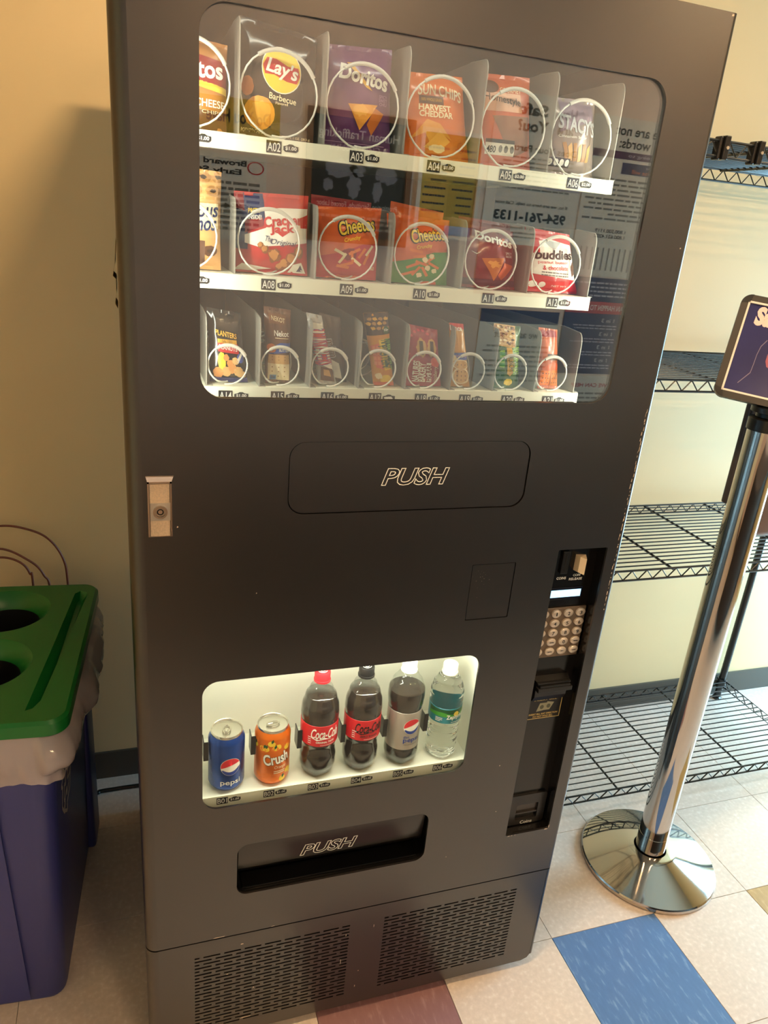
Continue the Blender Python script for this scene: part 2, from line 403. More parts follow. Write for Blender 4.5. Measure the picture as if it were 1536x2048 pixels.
# snack delivery flap
b = MB(); vplate(b, [rrect(FL[0]+.0014, FL[1]-.0022, FL[2]+.0016, FL[3]-.0008, .025, 8)], .0012, .004)
flap = b.build('push_flap', M_black, VM, 35)
b = MB(); b.box(FL[0]-.01, FL[1]+.01, .0075, .0095, FL[2]-.01, FL[3]-.0, 0); b.build('flap_backing', M_dark, VM)
def push_word(x0, x1, z0, z1, fn, parent):
    vs, fs = text_mesh('PUSH', .022, .28, .017)
    b = MB(); b.add([fn(x0+(x1-x0)*(x+.5), z0+(z1-z0)*(y+.5), .0004+z*.02) for x, y, z in vs], fs)
    return b.build('push_lettering', M_ink_w, parent)
push_word(.3838, .5005, 1.2265, 1.2565, flat_map(.0012), flap)
# blanking plate with scratches
b = MB(); vplate(b, [rrect(SQ[0]+.0012, SQ[1]-.0012, SQ[2]+.0012, SQ[3]-.0012, .002, 2)], .0010, .003)
sq = b.build('blanking_plate', M_black, VM); MB().box(SQ[0]-.006, SQ[1]+.006, .0050, .0070, SQ[2]-.006, SQ[3]+.006).build('plate_backing', M_dark, VM)
b = MB()
for k in range(16):
    x = SQ[0]+.012+rnd.gauss(.006,.008); z = SQ[3]-.012-abs(rnd.gauss(.018,.018)); s = rnd.uniform(.0003,.0009)
    b.add([(x-s,.0006,z-s),(x+s,.0006,z-s*.5),(x+s*.6,.0006,z+s),(x-s*.8,.0006,z+s*.7)], [(0,1,2,3)])
b.build('scratch', mat('scratch_grey', (150,138,128), .6), sq)
# drink tray recess
b = MB(); x0, x1, z0, z1 = TR
lp = rrect(x0, x1, z0, z1, .022, 8); n = len(lp)
b.add([(x, .0045, z) for x, z in lp]+[(x, .06, z) for x, z in lp], [(k, (k+1)%n, n+(k+1)%n, n+k) for k in range(n)])
b.box(x0, x1, .06, .064, z0, z1); tray = b.build('drink_tray', M_black2, VM, 35)
fl_y = lambda z: .010+(z1+.002-z)/(z1-z0)*.040
b = MB()
prof = [(z1-.001, .009), (z1-.074, .017), (z1-.086, .022), (z1-.096, .032), (z0+.010, .054)]
vs = []; fs = []
for z, y in prof: vs += [(x0+.004, y, z), (x1-.004, y, z), (x0+.004, y+.003, z), (x1-.004, y+.003, z)]
for k in range(len(prof)-1):
    a = 4*k; fs += [(a, a+4, a+5, a+1), (a+2, a+3, a+7, a+6), (a, a+2, a+6, a+4), (a+1, a+5, a+7, a+3)]
b.add(vs, fs); tflap = b.build('tray_flap', M_black2, VM, 60)
def tf_map(u, v, o):
    for (za, ya), (zb, yb) in zip(prof, prof[1:]):
        if v >= zb: break
    t = (za-v)/(za-zb); return (u, ya+(yb-ya)*t-o, v)
push_word(.290, .4055, .459, .489, tf_map, tflap)
MB().rbox(x0+.012, x1-.012, .012, .05, z0+.0005, z0+.004, .001).build('tray_sill', M_black2, VM)
# lock
x0, x1, z0, z1 = .0285, .0625, 1.1564, 1.2425
b = MB(); b.box(x0, x0+.0025, -.003, .001, z0, z1); b.box(x1-.0025, x1, -.003, .001, z0, z1); b.box(x0, x1, -.003, .001, z1-.003, z1)
b.add([(x0,-.003,z1),(x1,-.003,z1),(x1+.003,0,z1+.008),(x0-.002,0,z1+.008)], [(0,1,2,3)]); b.box(x0-.002, x1+.003, -.001, .001, z1+.007, z1+.0085)
b.box(x0, x1, -.0028, .001, z0, z0+.001)
lock = b.build('lock_housing', M_chrome, VM)
MB().box(x0+.0032, x1-.0032, -.0018, .001, z0+.001, z1-.004).build('lock_handle', mat('lock_plate_metal', (214,190,160), .42, .35, nz=(420,.12)), lock)
MB().box(.0318, .0603, -.0026, -.0017, 1.1820, 1.2096).build('lock_face', M_steel, lock)
cx, cz = .0458, 1.1962
def ring(b, r0, r1, y0, y1, n=28):
    vs = []
    for r, y in ((r1, y1), (r1, y0), (r0, y0), (r0, y1)): vs += [(cx+r*math.cos(2*PI*k/n), y, cz+r*math.sin(2*PI*k/n)) for k in range(n)]
    b.add(vs, [(a*n+k, a*n+(k+1)%n, (a+1)*n+(k+1)%n, (a+1)*n+k) for a in range(3) for k in range(n)])
b = MB(); ring(b, .0075, .0102, -.0060, -.0020); ring(b, .0048, .0072, -.0046, -.0020); ring(b, .0001, .0032, -.0044, -.002)
b.build('key_cylinder', M_chrome, lock, 40)
b = MB(); ring(b, .0032, .0048, -.0030, -.002); b.box(cx-.0007, cx+.0007, -.0045, -.003, cz-.0055, cz-.003); b.build('keyway', M_dark, lock)

# skirt with slotted vents
SZ0, SZ1 = .020, .3005
loops = [[(RL, SZ0), (W_-.03, SZ0), (W_-RR-.006, SZ0+.006), (W_-RR, SZ0+.016), (W_-RR, SZ1), (RL, SZ1)]]
for bx0, bx1 in ((.0892, .4025), (.4780, .7895)):
    rows = 23; p = .2115/rows
    for r in range(rows):
        z = .2640-p*(r+.5); off = -.0235 if r % 2 == 0 else 0
        k = 0
        while True:
            a = bx0+off+k*.0400; e = a+.0325; k += 1
            if a > bx1-.002: break
            a = max(a, bx0); e = min(e, bx1)
            if e-a < .003: continue
            loops.append([(a, z-.0019), (e, z-.0019), (e, z+.0019), (a, z+.0019)])
b = MB(); vplate(b, loops, .0006, .0022)
edge_strip(b, RL, -1, RL, SZ0, SZ1, depth=.05); edge_strip(b, W_-RR, 1, RR, SZ0+.016, SZ1, depth=.05)
b.box(RL, W_-RR, .0028, .05, SZ1-.003, SZ1)
skirt = b.build('vent_skirt', M_black, VM, 35)
MB().box(.03, .84, .012, .016, .04, .297).build('vent_backing', M_dark, VM)
b = MB()
for x, z, s, t in ((.18,.275,.003,.0012),(.152,.20,.002,.0012),(.205,.145,.0013,.0016),(.19,.062,.012,.0012),(.43,.12,.0012,.0016),(.425,.075,.001,.003),(.455,.245,.0008,.004),(.395,.235,.0008,.003),(.388,.16,.0007,.008)): chip(x, z, s, t)
b.build('scuff', MATS['bare_primer'], skirt)

# control recess
x0, x1, z0, z1 = CP; D = .028
b = MB(); b.box(x0, x1, D, D+.003, z0, z1); b.box(x0-.002, x0, .0045, D+.003, z0, z1); b.box(x1, x1+.002, .0045, D+.003, z0, z1)
b.box(x0, x1, .0045, D, z1, z1+.002); b.box(x0, x1, .0045, D, z0-.002, z0)
cp = b.build('control_panel', M_black2, VM)
M_bpl = mat('black_plastic', (20,19,19), .3)
M_pad = mat('keypad_plate', (128,110,92), .35, .5); M_key = mat('key_metal', (222,208,192), .3, .35)
MB().rbox(.7365, .8365, D-.004, D, .8500, .9605, .0015).build('keypad_plate', M_pad, cp)
keys = [['A','1','2','3'],['B','4','5','6'],['C','7','8','9'],['D','\u2013','0','\u2014'],['E','=','*','\u2261']]
for r in range(5):
    for c in range(4):
        kx, kz = .7435+.0268*c, .9487-.0209*r
        b = MB(); n = 18; vs = []
        for rr, yy in ((.0098,D-.004),(.0098,D-.0072),(.0088,D-.0082),(0.0001,D-.0084)): vs += [(kx+rr*1.05*math.cos(2*PI*k/n), yy, kz+rr*.86*math.sin(2*PI*k/n)) for k in range(n)]
        b.add(vs, [(a*n+k, a*n+(k+1)%n, (a+1)*n+(k+1)%n, (a+1)*n+k) for a in range(3) for k in range(n)], 0)
        tv, tf = text_mesh(keys[r][c], .02); hh = .0075 if keys[r][c] not in '\u2013\u2014=*\u2261' else .002
        ww = .0055 if keys[r][c] not in '\u2013\u2014=*\u2261' else .0095
        if keys[r][c] == '1': ww = .0028
        b.add([(kx+x*ww, D-.0086-0*z, kz+y*hh) for x, y, z in tv], tf, 1)
        b.build('key', [M_key, M_ink_k], cp, 50)
b = MB(); b.rbox(.7475, .8215, D-.002, D, .9775, 1.0025, .0008); b.build('display_bezel', mat('display_bezel', (8,8,30), .2), cp)
b = MB(); b.box(.7515, .8172, D-.0026, D-.002, .9825, .9976); b.build('display', mat('lcd_backlight', (176,226,255), .3, emit=1.6), cp)
b = MB(); b.rbox(.7615, .7770, D-.006, D, 1.034, 1.080, .001); b.build('coin_slot', M_bpl, cp)
MB().box(.7675, .7702, D-.0064, D-.004, 1.039, 1.075).build('slot_opening', M_dark, cp)
b = MB(); b.add([(.7925,D,1.0385),(.8145,D,1.0365),(.8145,D,1.069),(.7925,D,1.071),(.7935,D-.014,1.040),(.8065,D-.017,1.0345),(.8065,D-.017,1.067),(.7935,D-.014,1.0715)],
               [(4,5,6,7),(0,1,5,4),(1,2,6,5),(2,3,7,6),(3,0,4,7)]); b.build('coin_release_button', mat('ivory_plastic', (236,214,178), .4), cp)
P = Print(); P.text('COINS', .7694, 1.0226, .0205, .0052, M_ink_w, bold=.02); P.text('COIN', .8020, 1.0275, .0155, .0050, M_ink_w, bold=.02); P.text('RELEASE', .8010, 1.0195, .0285, .0052, M_ink_w, bold=.02)
P.build('coin_lettering', cp, flat_map(D))
# bill acceptor
b = MB(); b.add([(.7440,D,.8065),(.8260,D,.8065),(.8200,.009,.8055),(.7465,.009,.8055),(.7450,D,.7545),(.8260,D,.7545),(.8185,.010,.7690),(.7480,.010,.7690),
                 (.8185,.016,.7560),(.7480,.016,.7560)],
               [(0,3,2,1),(3,7,6,2),(7,9,8,6),(9,4,5,8),(0,4,9,7,3),(1,2,6,8,5)])
b.rbox(.7480, .8215, .0045, .012, .7990, .8035, .001); b.rbox(.7470, .8235, -.001, .012, .7850, .7945, .001); b.box(.7520, .8190, .001, .0100, .7945, .7990)
b.build('bill_acceptor', M_bpl, cp)
M_gold = mat('print_gold', (206,180,110), .4); M_bill = mat('print_bill', (150,150,126), .5); M_bill2 = mat('print_bill_dark', (84,88,72), .5)
P = Print(); sx0, sx1, sz0, sz1 = .7485, .8265, .7015, .7550
P.rect(sx0, sx1, sz0, sz1, M_ink_k, 0)
for a in ((sx0,sx1,sz0,sz0+.0016),(sx0,sx1,sz1-.0016,sz1),(sx0,sx0+.0016,sz0,sz1),(sx1-.0016,sx1,sz0,sz1)): P.rect(*a, M_gold, 1)
P.text('INSERT BILL', .7875, .7475, .052, .0045, M_gold, bold=.02)
P.poly([(.770,.7190),(.786,.7210),(.792,.7390),(.776,.7390)], M_bill, 1); P.ell(.7815,.7295,.0045,.005, M_bill2, 2)
P.poly([(.784,.7215),(.800,.7215),(.8085,.7390),(.7925,.7420)], M_bill, 2); P.ell(.7965,.7310,.0045,.005, M_bill2, 3)
P.text('INSERT BILL ANY DIRECTION', .7875, .7130, .066, .0042, M_gold, bold=.03); P.text('DO NOT FOLD BILL', .7875, .7070, .046, .0042, M_gold, bold=.03)
P.build('bill_sticker', cp, flat_map(D))
# coin return
b = MB(); vplate(b, [rrect(.7375, .8345, .4285, .5075, .006, 4), rrect(.7640, .8165, .4415, .4822, .003, 3)], D-.006, .006)
cr = b.build('coin_return', M_bpl, cp)
b = MB(); b.add([(.7640,D-.001,.4822),(.8165,D-.001,.4822),(.8165,D-.0005,.4580),(.7640,D-.0005,.4580)], [(0,1,2,3)]); b.box(.7640,.8165,D-.0045,D-.0005,.4555,.4590); b.build('return_cup', mat('return_cup', (46,40,38), .25), cp)
P = Print(); P.text('Coins', .7925, .4345, .0290, .0085, M_ink_w, bold=.015); P.build('return_lettering', cp, flat_map(D-.006))

# ---- snack shelves with dividers, coils and tags
M_tag = mat('tag_black', (22,22,24), .4)
def tag_pair(sh, name, price, x, z, y, dx=.0242, wd=.0215, hh=.0160, scale=1.0):
    wd *= scale; hh *= scale
    P = Print(); P.rect(x-wd/2, x+wd/2, z-hh/2, z+hh/2, M_tag, 0); P.text(name, x, z, wd*.86, hh*.72, M_ink_w, 1, bold=.004)
    P.build('slot_tag', sh, flat_map(y))
    P = Print(); px, pw, ph = x+dx*scale, .0215*scale, .0092*scale
    P.poly([(px-pw/2,z-ph*.25),(px-pw*.36,z-ph*.5),(px+pw*.36,z-ph*.5),(px+pw/2,z-ph*.25),(px+pw/2,z+ph*.35),(px+pw*.25,z+ph*.42),(px+pw*.1,z+ph*.62),(px-pw*.12,z+ph*.62),(px-pw*.28,z+ph*.4),(px-pw/2,z+ph*.3)], M_tag, 0)
    if price: P.text(price, px, z, pw*.74, ph*.58, M_ink_w, 1, bold=.02)
    else: P.blob(px, z, pw*.34, ph*.3, M_ink_w, 1, seed=4, j=.3)
    P.build('price_tag', sh, flat_map(y))
def coil_mesh(cx, cz, R, y0, rw):
    pts = []
    for k in range(27):                                   # flat front ring, opening at the lower left
        a = math.radians(-100+k*13.0); pts.append((cx+R*math.cos(a), y0+.004*k/26, cz+R*math.sin(a)))
    for k in range(1, 76):                                # the spiral runs back into the cabinet
        a = math.radians(238+k*15); pts.append((cx+R*math.cos(a), y0+.004+.05*min(1, k/8)+.040*k*15/360, cz+R*math.sin(a)))
    b = MB(); b.tube(pts, rw, 7)
    arc = [(cx+(R)*math.cos(math.radians(a)), y0+.0012, cz+(R)*math.sin(math.radians(a))) for a in range(28, 131, 8)]
    b.tube(arc, rw*2.0, 8, 1); return b
M_sleeve = mat('coil_sleeve', (205,200,190), .35)
ROWS = {}
def shelf(zf, names, prices, x_edges, lip0, lip1, dv_top, tag_z, tag_xoff, xr):
    b = MB(); xl = .034
    b.box(xl, xr, .0995, .58, zf-.003, zf); b.box(xl, xr, .0980, .0995, lip0, lip1); b.box(xl, xr, .0995, .112, lip0, lip0+.002)
    sh = b.build('shelf', M_shelf, VM)
    for x in x_edges:
        r = .014; h = dv_top
        prof = [(.1015, zf), (.1015, h-.02)] + [(.1015+.012*(1-math.cos(a)), h-.02+.02*math.sin(a)) for a in [PI/2*k/5 for k in range(1, 6)]] + [(.17, h+.004), (.56, h+.004), (.56, zf)]
        n = len(prof); d = MB()
        d.add([(x-.0006, y, z) for y, z in prof]+[(x+.0006, y, z) for y, z in prof], [tuple(range(n))[::-1], tuple(range(n, 2*n))]+[(k, (k+1)%n, n+(k+1)%n, n+k) for k in range(n)])
        d.tube([(x, y, z) for y, z in prof[:8]], .0011, 5); d.box(x-.0004, x+.010, .1015, .125, zf, zf+.0012)
        d.build('divider', M_div, sh)
    for k, (nm, pr) in enumerate(zip(names, prices)):
        if nm: tag_pair(sh, nm, pr, x_edges[k]+tag_xoff, tag_z, .0980)
    return sh
XA = [.0440+.1212*k for k in range(7)]; XA[6] = .768
XC = [.1215+.0812*k for k in range(9)]
shA = shelf(1.714, ['A01','A02','A03','A04','A05','A06'], ['$1.00']*4+['$2.00']*2, XA, 1.693, 1.7135, 1.8555, 1.7030, .0488, .7745)
shB = shelf(1.528, ['A07','A08','A09','A10','A11','A12'], ['$1.00']*6, [x-.003 for x in XA], 1.506, 1.5280, 1.6320, 1.5165, .0495, .7700)
shC = shelf(1.361, ['A14','A15','A16','A17','A18','A19','A20','A21'], ['$1.00']*3+['']+['$1.00']*4, XC, 1.3380, 1.3610, 1.4660, 1.3470, .0285, .7800)
for sh, xs, zf, R, dx in ((shA, XA[:6], 1.714, .0535, .0555), (shB, [x-.003 for x in XA[:6]], 1.528, .0455, .050), (shC, XC[:8], 1.361, .0300, .0325)):
    for x in xs: coil_mesh(x+dx, zf+R+.0025, R, .1035, .0014).build('coil', [M_coil, M_sleeve], sh, 60)
    # drink shelf
b = MB(); b.box(.094, .634, .0220, .0245, .600, .6304); dl = b.build('drink_shelf_lip', M_shelf, VM)
for nm, pr, x in (('B01','$1.00',.1401),('B02','$1.00',.2237),('B03','$2.00',.3060),('B04','$2.00',.3892),('B05','$2.00',.4730),('B06','$1.00',.5556)):
    tag_pair(dl, nm, pr, .0148+(x-.0148)*1.0130, .6200, .0220, .0228, .0205, .0150, .98)
for x in (.1115, .1965, .2830, .3675, .4520, .5370):                # black guide blades beside each drink
    b = MB(); b.box(x, x+.0016, .058, .080, .685, .725); b.box(x, x+.009, .056, .058, .685, .725); b.build('drink_guide', M_bpl, VM)
# lamps of the machine: slim LED strips just inside the door
M_led = mat('led_strip', (255,255,230), .5, emit=0.6)
for x in (.070, .800):
    MB().box(x-.006, x+.006, .026, .030, 1.36, 1.86).build('led_strip', M_led, VM)
MB().box(.12, .62, .012, .02, .902, .908).build('led_strip', M_led, VM)
MB().box(.07, .77, .026, .040, 1.900, 1.906).build('led_strip', M_led, VM)
area('snack_led_near', (.085, .036, 1.58), (0, 0, 0), .012, .50, 1.25, (1, .97, .80)).rotation_euler = Vector((.75, 1, 0)).to_track_quat('-Z', 'Y').to_euler()
area('snack_led_far', (.795, .036, 1.58), (0, 0, 0), .012, .50, .95, (1, .97, .80)).rotation_euler = Vector((-.75, 1, 0)).to_track_quat('-Z', 'Y').to_euler()
area('snack_led_top', (.42, .034, 1.897), (.42, 0, 0), .70, .012, .5, (1, .97, .80))
area('drink_led', (.364, .014, .900), (.25, 0, 0), .50, .010, 1.5, (1, .97, .80))
for o in list(bpy.data.objects):
    if o.name.split('.')[0] in ('paint_chip', 'scuff', 'scratch'): o['kind'] = 'stuff'

# ------------------------------------------------------------------ snacks
def foil(name, rgb, rough=.28, metal=.0): return mat('foil_'+name, rgb, rough, metal, .6, coat=.3)
def ink(name, rgb, rough=.4): return mat('ink_'+name, rgb, rough)
I = {k: ink(k, c) for k, c in dict(red=(204,28,36), dred=(140,20,30), yellow=(246,208,60), gold=(214,160,50), white=(246,242,232), cream=(250,232,190), black=(18,16,16), orange=(238,120,28),
     dorange=(206,84,20), brown=(92,54,32), dbrown=(52,32,22), green=(64,148,48), dgreen=(30,84,44), navy=(30,38,92), blue=(48,84,176), sky=(120,160,210), tan=(214,170,110), dtan=(176,128,76), chip=(236,160,62), chipd=(202,112,36),
     grey=(130,126,122), pink=(226,80,110), purple=(112,52,112), lilac=(180,140,180), lime=(150,190,70), popcorn=(206,140,78), popd=(150,86,44), teal=(40,140,150), silver=(190,190,190)).items()}
def bag(name, label, group, cn, base, P=None, T=.021, yf=.1135, cat='snack bag', seal=None, crimp=True, pw=.5, extra=None, seed=0, bulge=.02):
    """cn = TL, TR, BR, BL corners (x, z) of the pack; the front bulges towards the glass"""
    TL, TR_, BR, BL = cn; rnd = random.Random(seed)
    cx = (BL[0]+BR[0])/2; z0 = min(BL[1], BR[1]); yc = yf+T+.002
    root = thing(name, label, cat, (cx, yc, z0), group)
    wid = ((BR[0]-BL[0])+(TR_[0]-TL[0]))/2; hei = ((TL[1]-BL[1])+(TR_[1]-BR[1]))/2
    so = rnd.uniform(0, 50)
    def surf(s, t, off, side=1):
        sh = .03*math.sin(PI*t)
        s2 = .5+(s-.5)*(1-sh) if True else s
        x = (BL[0]*(1-s2)+BR[0]*s2)*(1-t)+(TL[0]*(1-s2)+TR_[0]*s2)*t
        z = (BL[1]*(1-s2)+BR[1]*s2)*(1-t)+(TL[1]*(1-s2)+TR_[1]*s2)*t
        e = .055
        tt = min(1, max(0, (t-e)/(1-2*e)))
        ee = max(0, 1-abs(2*s-1)**2.6)
        d = T*(max(0, math.sin(PI*tt))**pw)*(ee**.6)
        wr = .0030*noise.noise(Vector((s*4+so, t*6, so)))+.0012*noise.noise(Vector((s*9+so, t*12, so)))+.0040*noise.noise(Vector((s*11+so, t*3.2, 3+so)))*(abs(2*t-1)**2)
        d += wr*min(1, ee*2.5)*(T/.024)
        return (x, yc-side*(d+.0004)-(off if side > 0 else 0), z)
    b = MB(); nu, nv = 18, 24; vs = []; fs = []; mi = []
    for side in (1, -1):
        o = len(vs)
        for j in range(nv+1):
            for i in range(nu+1): vs.append(surf(i/nu, j/nv, 0, side))
        for j in range(nv):
            for i in range(nu):
                a = o+j*(nu+1)+i; f = (a, a+1, a+nu+2, a+nu+1); b_ = f if side > 0 else f[::-1]
                fs.append(b_); mi.append(1 if (seal and (j == 0 or j == nv-1)) else 0)
    b.v = vs; b.f = fs; b.m = mi
    def skin(u, v, o):                                     # print follows the faceted pouch exactly
        fu = min(max(u, 0), .99999)*nu; fv = min(max(v, 0), .99999)*nv; i, j = int(fu), int(fv); a, c = fu-i, fv-j
        k = j*(nu+1)+i; p00, p10, p01, p11 = (Vector(vs[q]) for q in (k, k+1, k+nu+1, k+nu+2))
        p = (p00*(1-a)+p10*a)*(1-c)+(p01*(1-a)+p11*a)*c
        return (p.x, p.y-o, p.z)
    body = b.build('pouch', [base, seal or base], root, True)
    if False:
        q = Print()
        for t0, t1 in ((.0, .05), (.95, 1.0)):
            for k in range(4): q.rect(.01, .99, t0+(t1-t0)*(k+.25)/4, t0+(t1-t0)*(k+.5)/4, seal or base)
        q.build('crimped_seal', root, lambda u, v, o: surf(u, v, o), (.1, .1), .0005)
    if P is not None: P.build('printed_front', root, skin, (1/18, 1/24), .0006, .00022, True)
    return root
G_A, G_B, G_C = 'snack bags on the top shelf', 'snack bags on the middle shelf', 'snacks on the bottom snack shelf'
# --- top shelf
P = Print().rect(.0,1,.0,.22,I['brown']).poly([(.30,.55),(1,.50),(1,.78),(.30,.84)],I['dred'],1).poly([(.34,.50),(1,.42),(1,.50),(.34,.57)],I['yellow'],1)
P.text('Fritos',.62,.66,.64,.20,I['white'],3,bold=.03,rot=4); P.text('CHILI CHEESE',.60,.30,.74,.085,I['white'],3,bold=.015); P.text('CORN CHIPS',.62,.205,.6,.04,I['cream'],3)
bag('chip_bag','gold and brown corn chip bag cut off by the left window edge, top shelf',G_A,[(.052,1.832),(.153,1.824),(.153,1.716),(.050,1.716)],foil('bronze',(176,116,58)),P,seed=1)
P = Print().ell(.52,.61,.262,.205,I['white'],0).ell(.52,.61,.252,.196,I['yellow'],1)
P.poly([(.275,.63),(.33,.70),(.45,.70),(.60,.655),(.74,.66),(.765,.59),(.72,.515),(.58,.52),(.42,.56),(.30,.555)],I['red'],2)
P.text("Lay's",.525,.605,.42,.17,I['white'],4,rot=-8,bold=.025,shear=.2,asp=.8)
P.text('Barbecue',.54,.365,.36,.055,I['cream'],3,bold=.01,rot=-4).text('Flavored',.53,.32,.16,.024,I['cream'],3)
P.blob(.085,.43,.075,.085,I['chipd'],1,j=.05,seed=2).blob(.25,.215,.20,.145,I['chip'],2,j=.04,seed=3).blob(.25,.23,.13,.09,ink('chip_hi',(244,178,84)),3,j=.25,seed=5)
P.text('POTATO CHIPS',.17,.055,.28,.035,I['cream'],3); P.text('NET WT. 1 OZ. (28.3 g)',.74,.03,.4,.028,I['cream'],3)
bag('chip_bag','black barbecue potato chip bag with a round yellow and red emblem',G_A,[(.168,1.862),(.277,1.850),(.279,1.7155),(.169,1.7155)],foil('black',(30,26,25),.2),P,T=.019,seed=2)
P = Print().text('Doritos',.55,.70,.74,.15,I['white'],4,rot=-10,bold=.035,asp=.75)
P.poly([(.29,.83),(.36,.83),(.66,.57),(.57,.60)],I['gold'],2).poly([(.31,.435),(.75,.445),(.50,.19)],I['chip'],2).poly([(.70,.42),(.86,.37),(.68,.15),(.60,.25)],I['chipd'],1)
P.blob(.50,.38,.12,.06,ink('chip_hi',(244,178,84)),3,j=.4,seed=9)
P.text('SPICY',.84,.53,.14,.03,I['lilac'],3).text('SWEET',.84,.495,.14,.03,I['lilac'],3).text('CHILI',.84,.46,.12,.03,I['lilac'],3).rect(.02,.9,.055,.062,I['lilac'],2)
bag('chip_bag','purple tortilla chip bag with white lettering and golden triangle chips',G_A,[(.289,1.846),(.389,1.852),(.398,1.7155),(.291,1.7155)],foil('purple',(98,46,104)),P,seed=3)
P = Print().text('SUN CHIPS',.55,.80,.72,.13,I['cream'],3,rot=-5,bold=.02,shear=.15,arc=.25,asp=.85).rect(.20,.58,.635,.73,I['brown'],1).text('100% WHOLE GRAIN',.39,.685,.32,.035,I['gold'],3)
P.text('HARVEST',.44,.595,.50,.072,I['cream'],3,bold=.03).text('CHEDDAR',.46,.520,.52,.072,I['cream'],3,bold=.03)
P.poly([(.08,.20),(.32,.46),(.52,.42),(.70,.24),(.56,.30),(.40,.16),(.30,.30)],I['chip'],1).poly([(.30,.13),(.52,.34),(.68,.22),(.52,.10)],ink('chip_hi',(244,178,84)),2).blob(.50,.13,.12,.045,I['cream'],3,j=.3,seed=3).blob(.86,.17,.06,.07,I['dorange'],2,j=.1,seed=1)
bag('chip_bag','bright orange cheddar multigrain chip bag standing between the purple and red bags',G_A,[(.410,1.828),(.503,1.832),(.530,1.7155),(.413,1.7155)],foil('orange',(226,112,34)),P,seed=4)
P = Print().ell(.18,.86,.15,.07,I['brown'],1).rect(.0,.75,.60,.80,ink('peach',(226,170,140)),0).text('GOURMET',.55,.83,.42,.05,I['cream'],3).text('Homestyle',.40,.72,.66,.10,I['dbrown'],3,rot=-4)
P.poly([(.2,.55),(.9,.57),(.9,.22),(.62,.12),(.38,.32)],ink('cocoa',(140,88,62)),1).rect(.12,.62,.13,.30,I['white'],2).rect(.12,.62,.26,.30,I['dbrown'],3).text('480',.22,.19,.16,.075,I['black'],3,bold=.02)
for k in range(3): P.ell(.38+.1*k,.20,.035,.04,I['grey'],3)
bag('cookie_bag','red-orange cookie bag with brown oval and white calorie box',G_A,[(.528,1.842),(.616,1.846),(.639,1.7155),(.540,1.7155)],foil('redorange',(204,92,50)),P,seed=5)
P = Print().poly([(.2,.55),(.9,.75),(.9,1),(.2,1)],ink('mauve',(150,130,140)),0).text("STACY'S",.55,.66,.78,.20,I['silver'],3,rot=-6,bold=.03).text('Cinnamon Sugar',.45,.50,.56,.045,I['white'],3)
for k in range(6): P.poly([(.25+.1*k,.42-.05*(k%2)),(.32+.1*k,.43),(.40+.08*k,.20),(.33+.08*k,.19)],I['tan' if k%2 else 'dtan'],1)
P.rect(.02,.45,.10,.22,I['dbrown'],2)
for k in range(4): P.ell(.08+.105*k,.16,.042,.045,I['white'],3)
bag('chip_bag','silver pita chip bag with cinnamon lettering at the right end of the top shelf',G_A,[(.652,1.826),(.738,1.828),(.757,1.7155),(.660,1.7155)],foil('silver',(156,140,130),.3,.3),P,seed=6)
# --- middle shelf
P = Print().text('Famous',.56,.60,.78,.15,I['navy'],3,rot=3,bold=.02,shear=.25).text('Amos',.62,.47,.60,.15,I['navy'],3,rot=3,bold=.02,shear=.25).poly([(.1,.38),(.95,.43),(.95,.68),(.1,.66)],I['cream'],0)
for k,(u,v) in enumerate(((.70,.93),(.86,.80),(.95,.94),(.55,.80),(.3,.9),(.80,.20),(.55,.13))): P.blob(u,v,.13,.055,I['brown' if k>4 else 'dtan'],1,j=.1,seed=k).blob(u,v,.05,.02,I['dbrown'],2,j=.3,seed=k)
P.rect(.35,.72,.06,.30,I['brown'],1)
bag('cookie_bag','tan cookie bag with navy script cut off by the left window edge',G_B,[(.060,1.668),(.146,1.665),(.146,1.5295),(.058,1.5295)],foil('tan',(212,160,98)),P,seed=7)
P = Print().rect(.0,.12,.78,.99,I['dred'],0).poly([(.0,.30),(.16,.30),(.16,.76),(.0,.80)],I['navy'],0).poly([(.12,.62),(.38,.62),(.38,.99),(.12,.99)],I['navy'],1).text('PRIZE',.24,.78,.15,.055,I['yellow'],3,bold=.02,rot=3).text('INSIDE!',.25,.70,.18,.055,I['white'],3,bold=.02,rot=3)
P.poly([(.38,.80),(.60,.83),(.99,.84),(.99,.42),(.30,.34),(.12,.38),(.12,.48),(.40,.58)],I['white'],1).poly([(.12,.50),(.36,.60),(.36,.70),(.12,.66)],I['dred'],2).poly([(.52,.545),(.62,.48),(.72,.545)],I['red'],2)
P.poly([(.86,.72),(1,.77),(1,.60),(.88,.60)],I['red'],2)
P.text('Cracker',.63,.685,.54,.13,I['red'],4,rot=7,bold=.035,arc=.15,asp=.9).text('Jack',.62,.565,.34,.125,I['red'],4,rot=4,bold=.035,asp=.9)
P.text('The',.44,.445,.10,.07,I['navy'],4,shear=.3,rot=-6).text('Original',.64,.40,.36,.085,I['navy'],4,shear=.3,rot=-3)
for k,(u,v,r) in enumerate(((.33,.36,.04),(.39,.31,.05),(.52,.24,.085),(.86,.30,.07),(.76,.22,.075),(.66,.14,.07),(.6,.1,.05))): P.blob(u,v,r,r*1.1,I['popd'],2,j=.2,seed=k).blob(u-.01,v+.01,r*.7,r*.75,I['popcorn'],3,j=.3,seed=k+9)
P.poly([(.0,.03),(.20,.03),(.5,.07),(.10,.12)],I['white'],2).poly([(.72,.03),(.97,.03),(.9,.17),(.78,.14)],I['white'],2).poly([(.84,.05),(.93,.05),(.885,.14)],I['navy'],3)
bag('popcorn_bag','red and white caramel popcorn bag with navy stripe and red lettering',G_B,[(.164,1.642),(.275,1.645),(.279,1.5295),(.164,1.5295)],foil('red',(196,34,38)),P,seed=8)
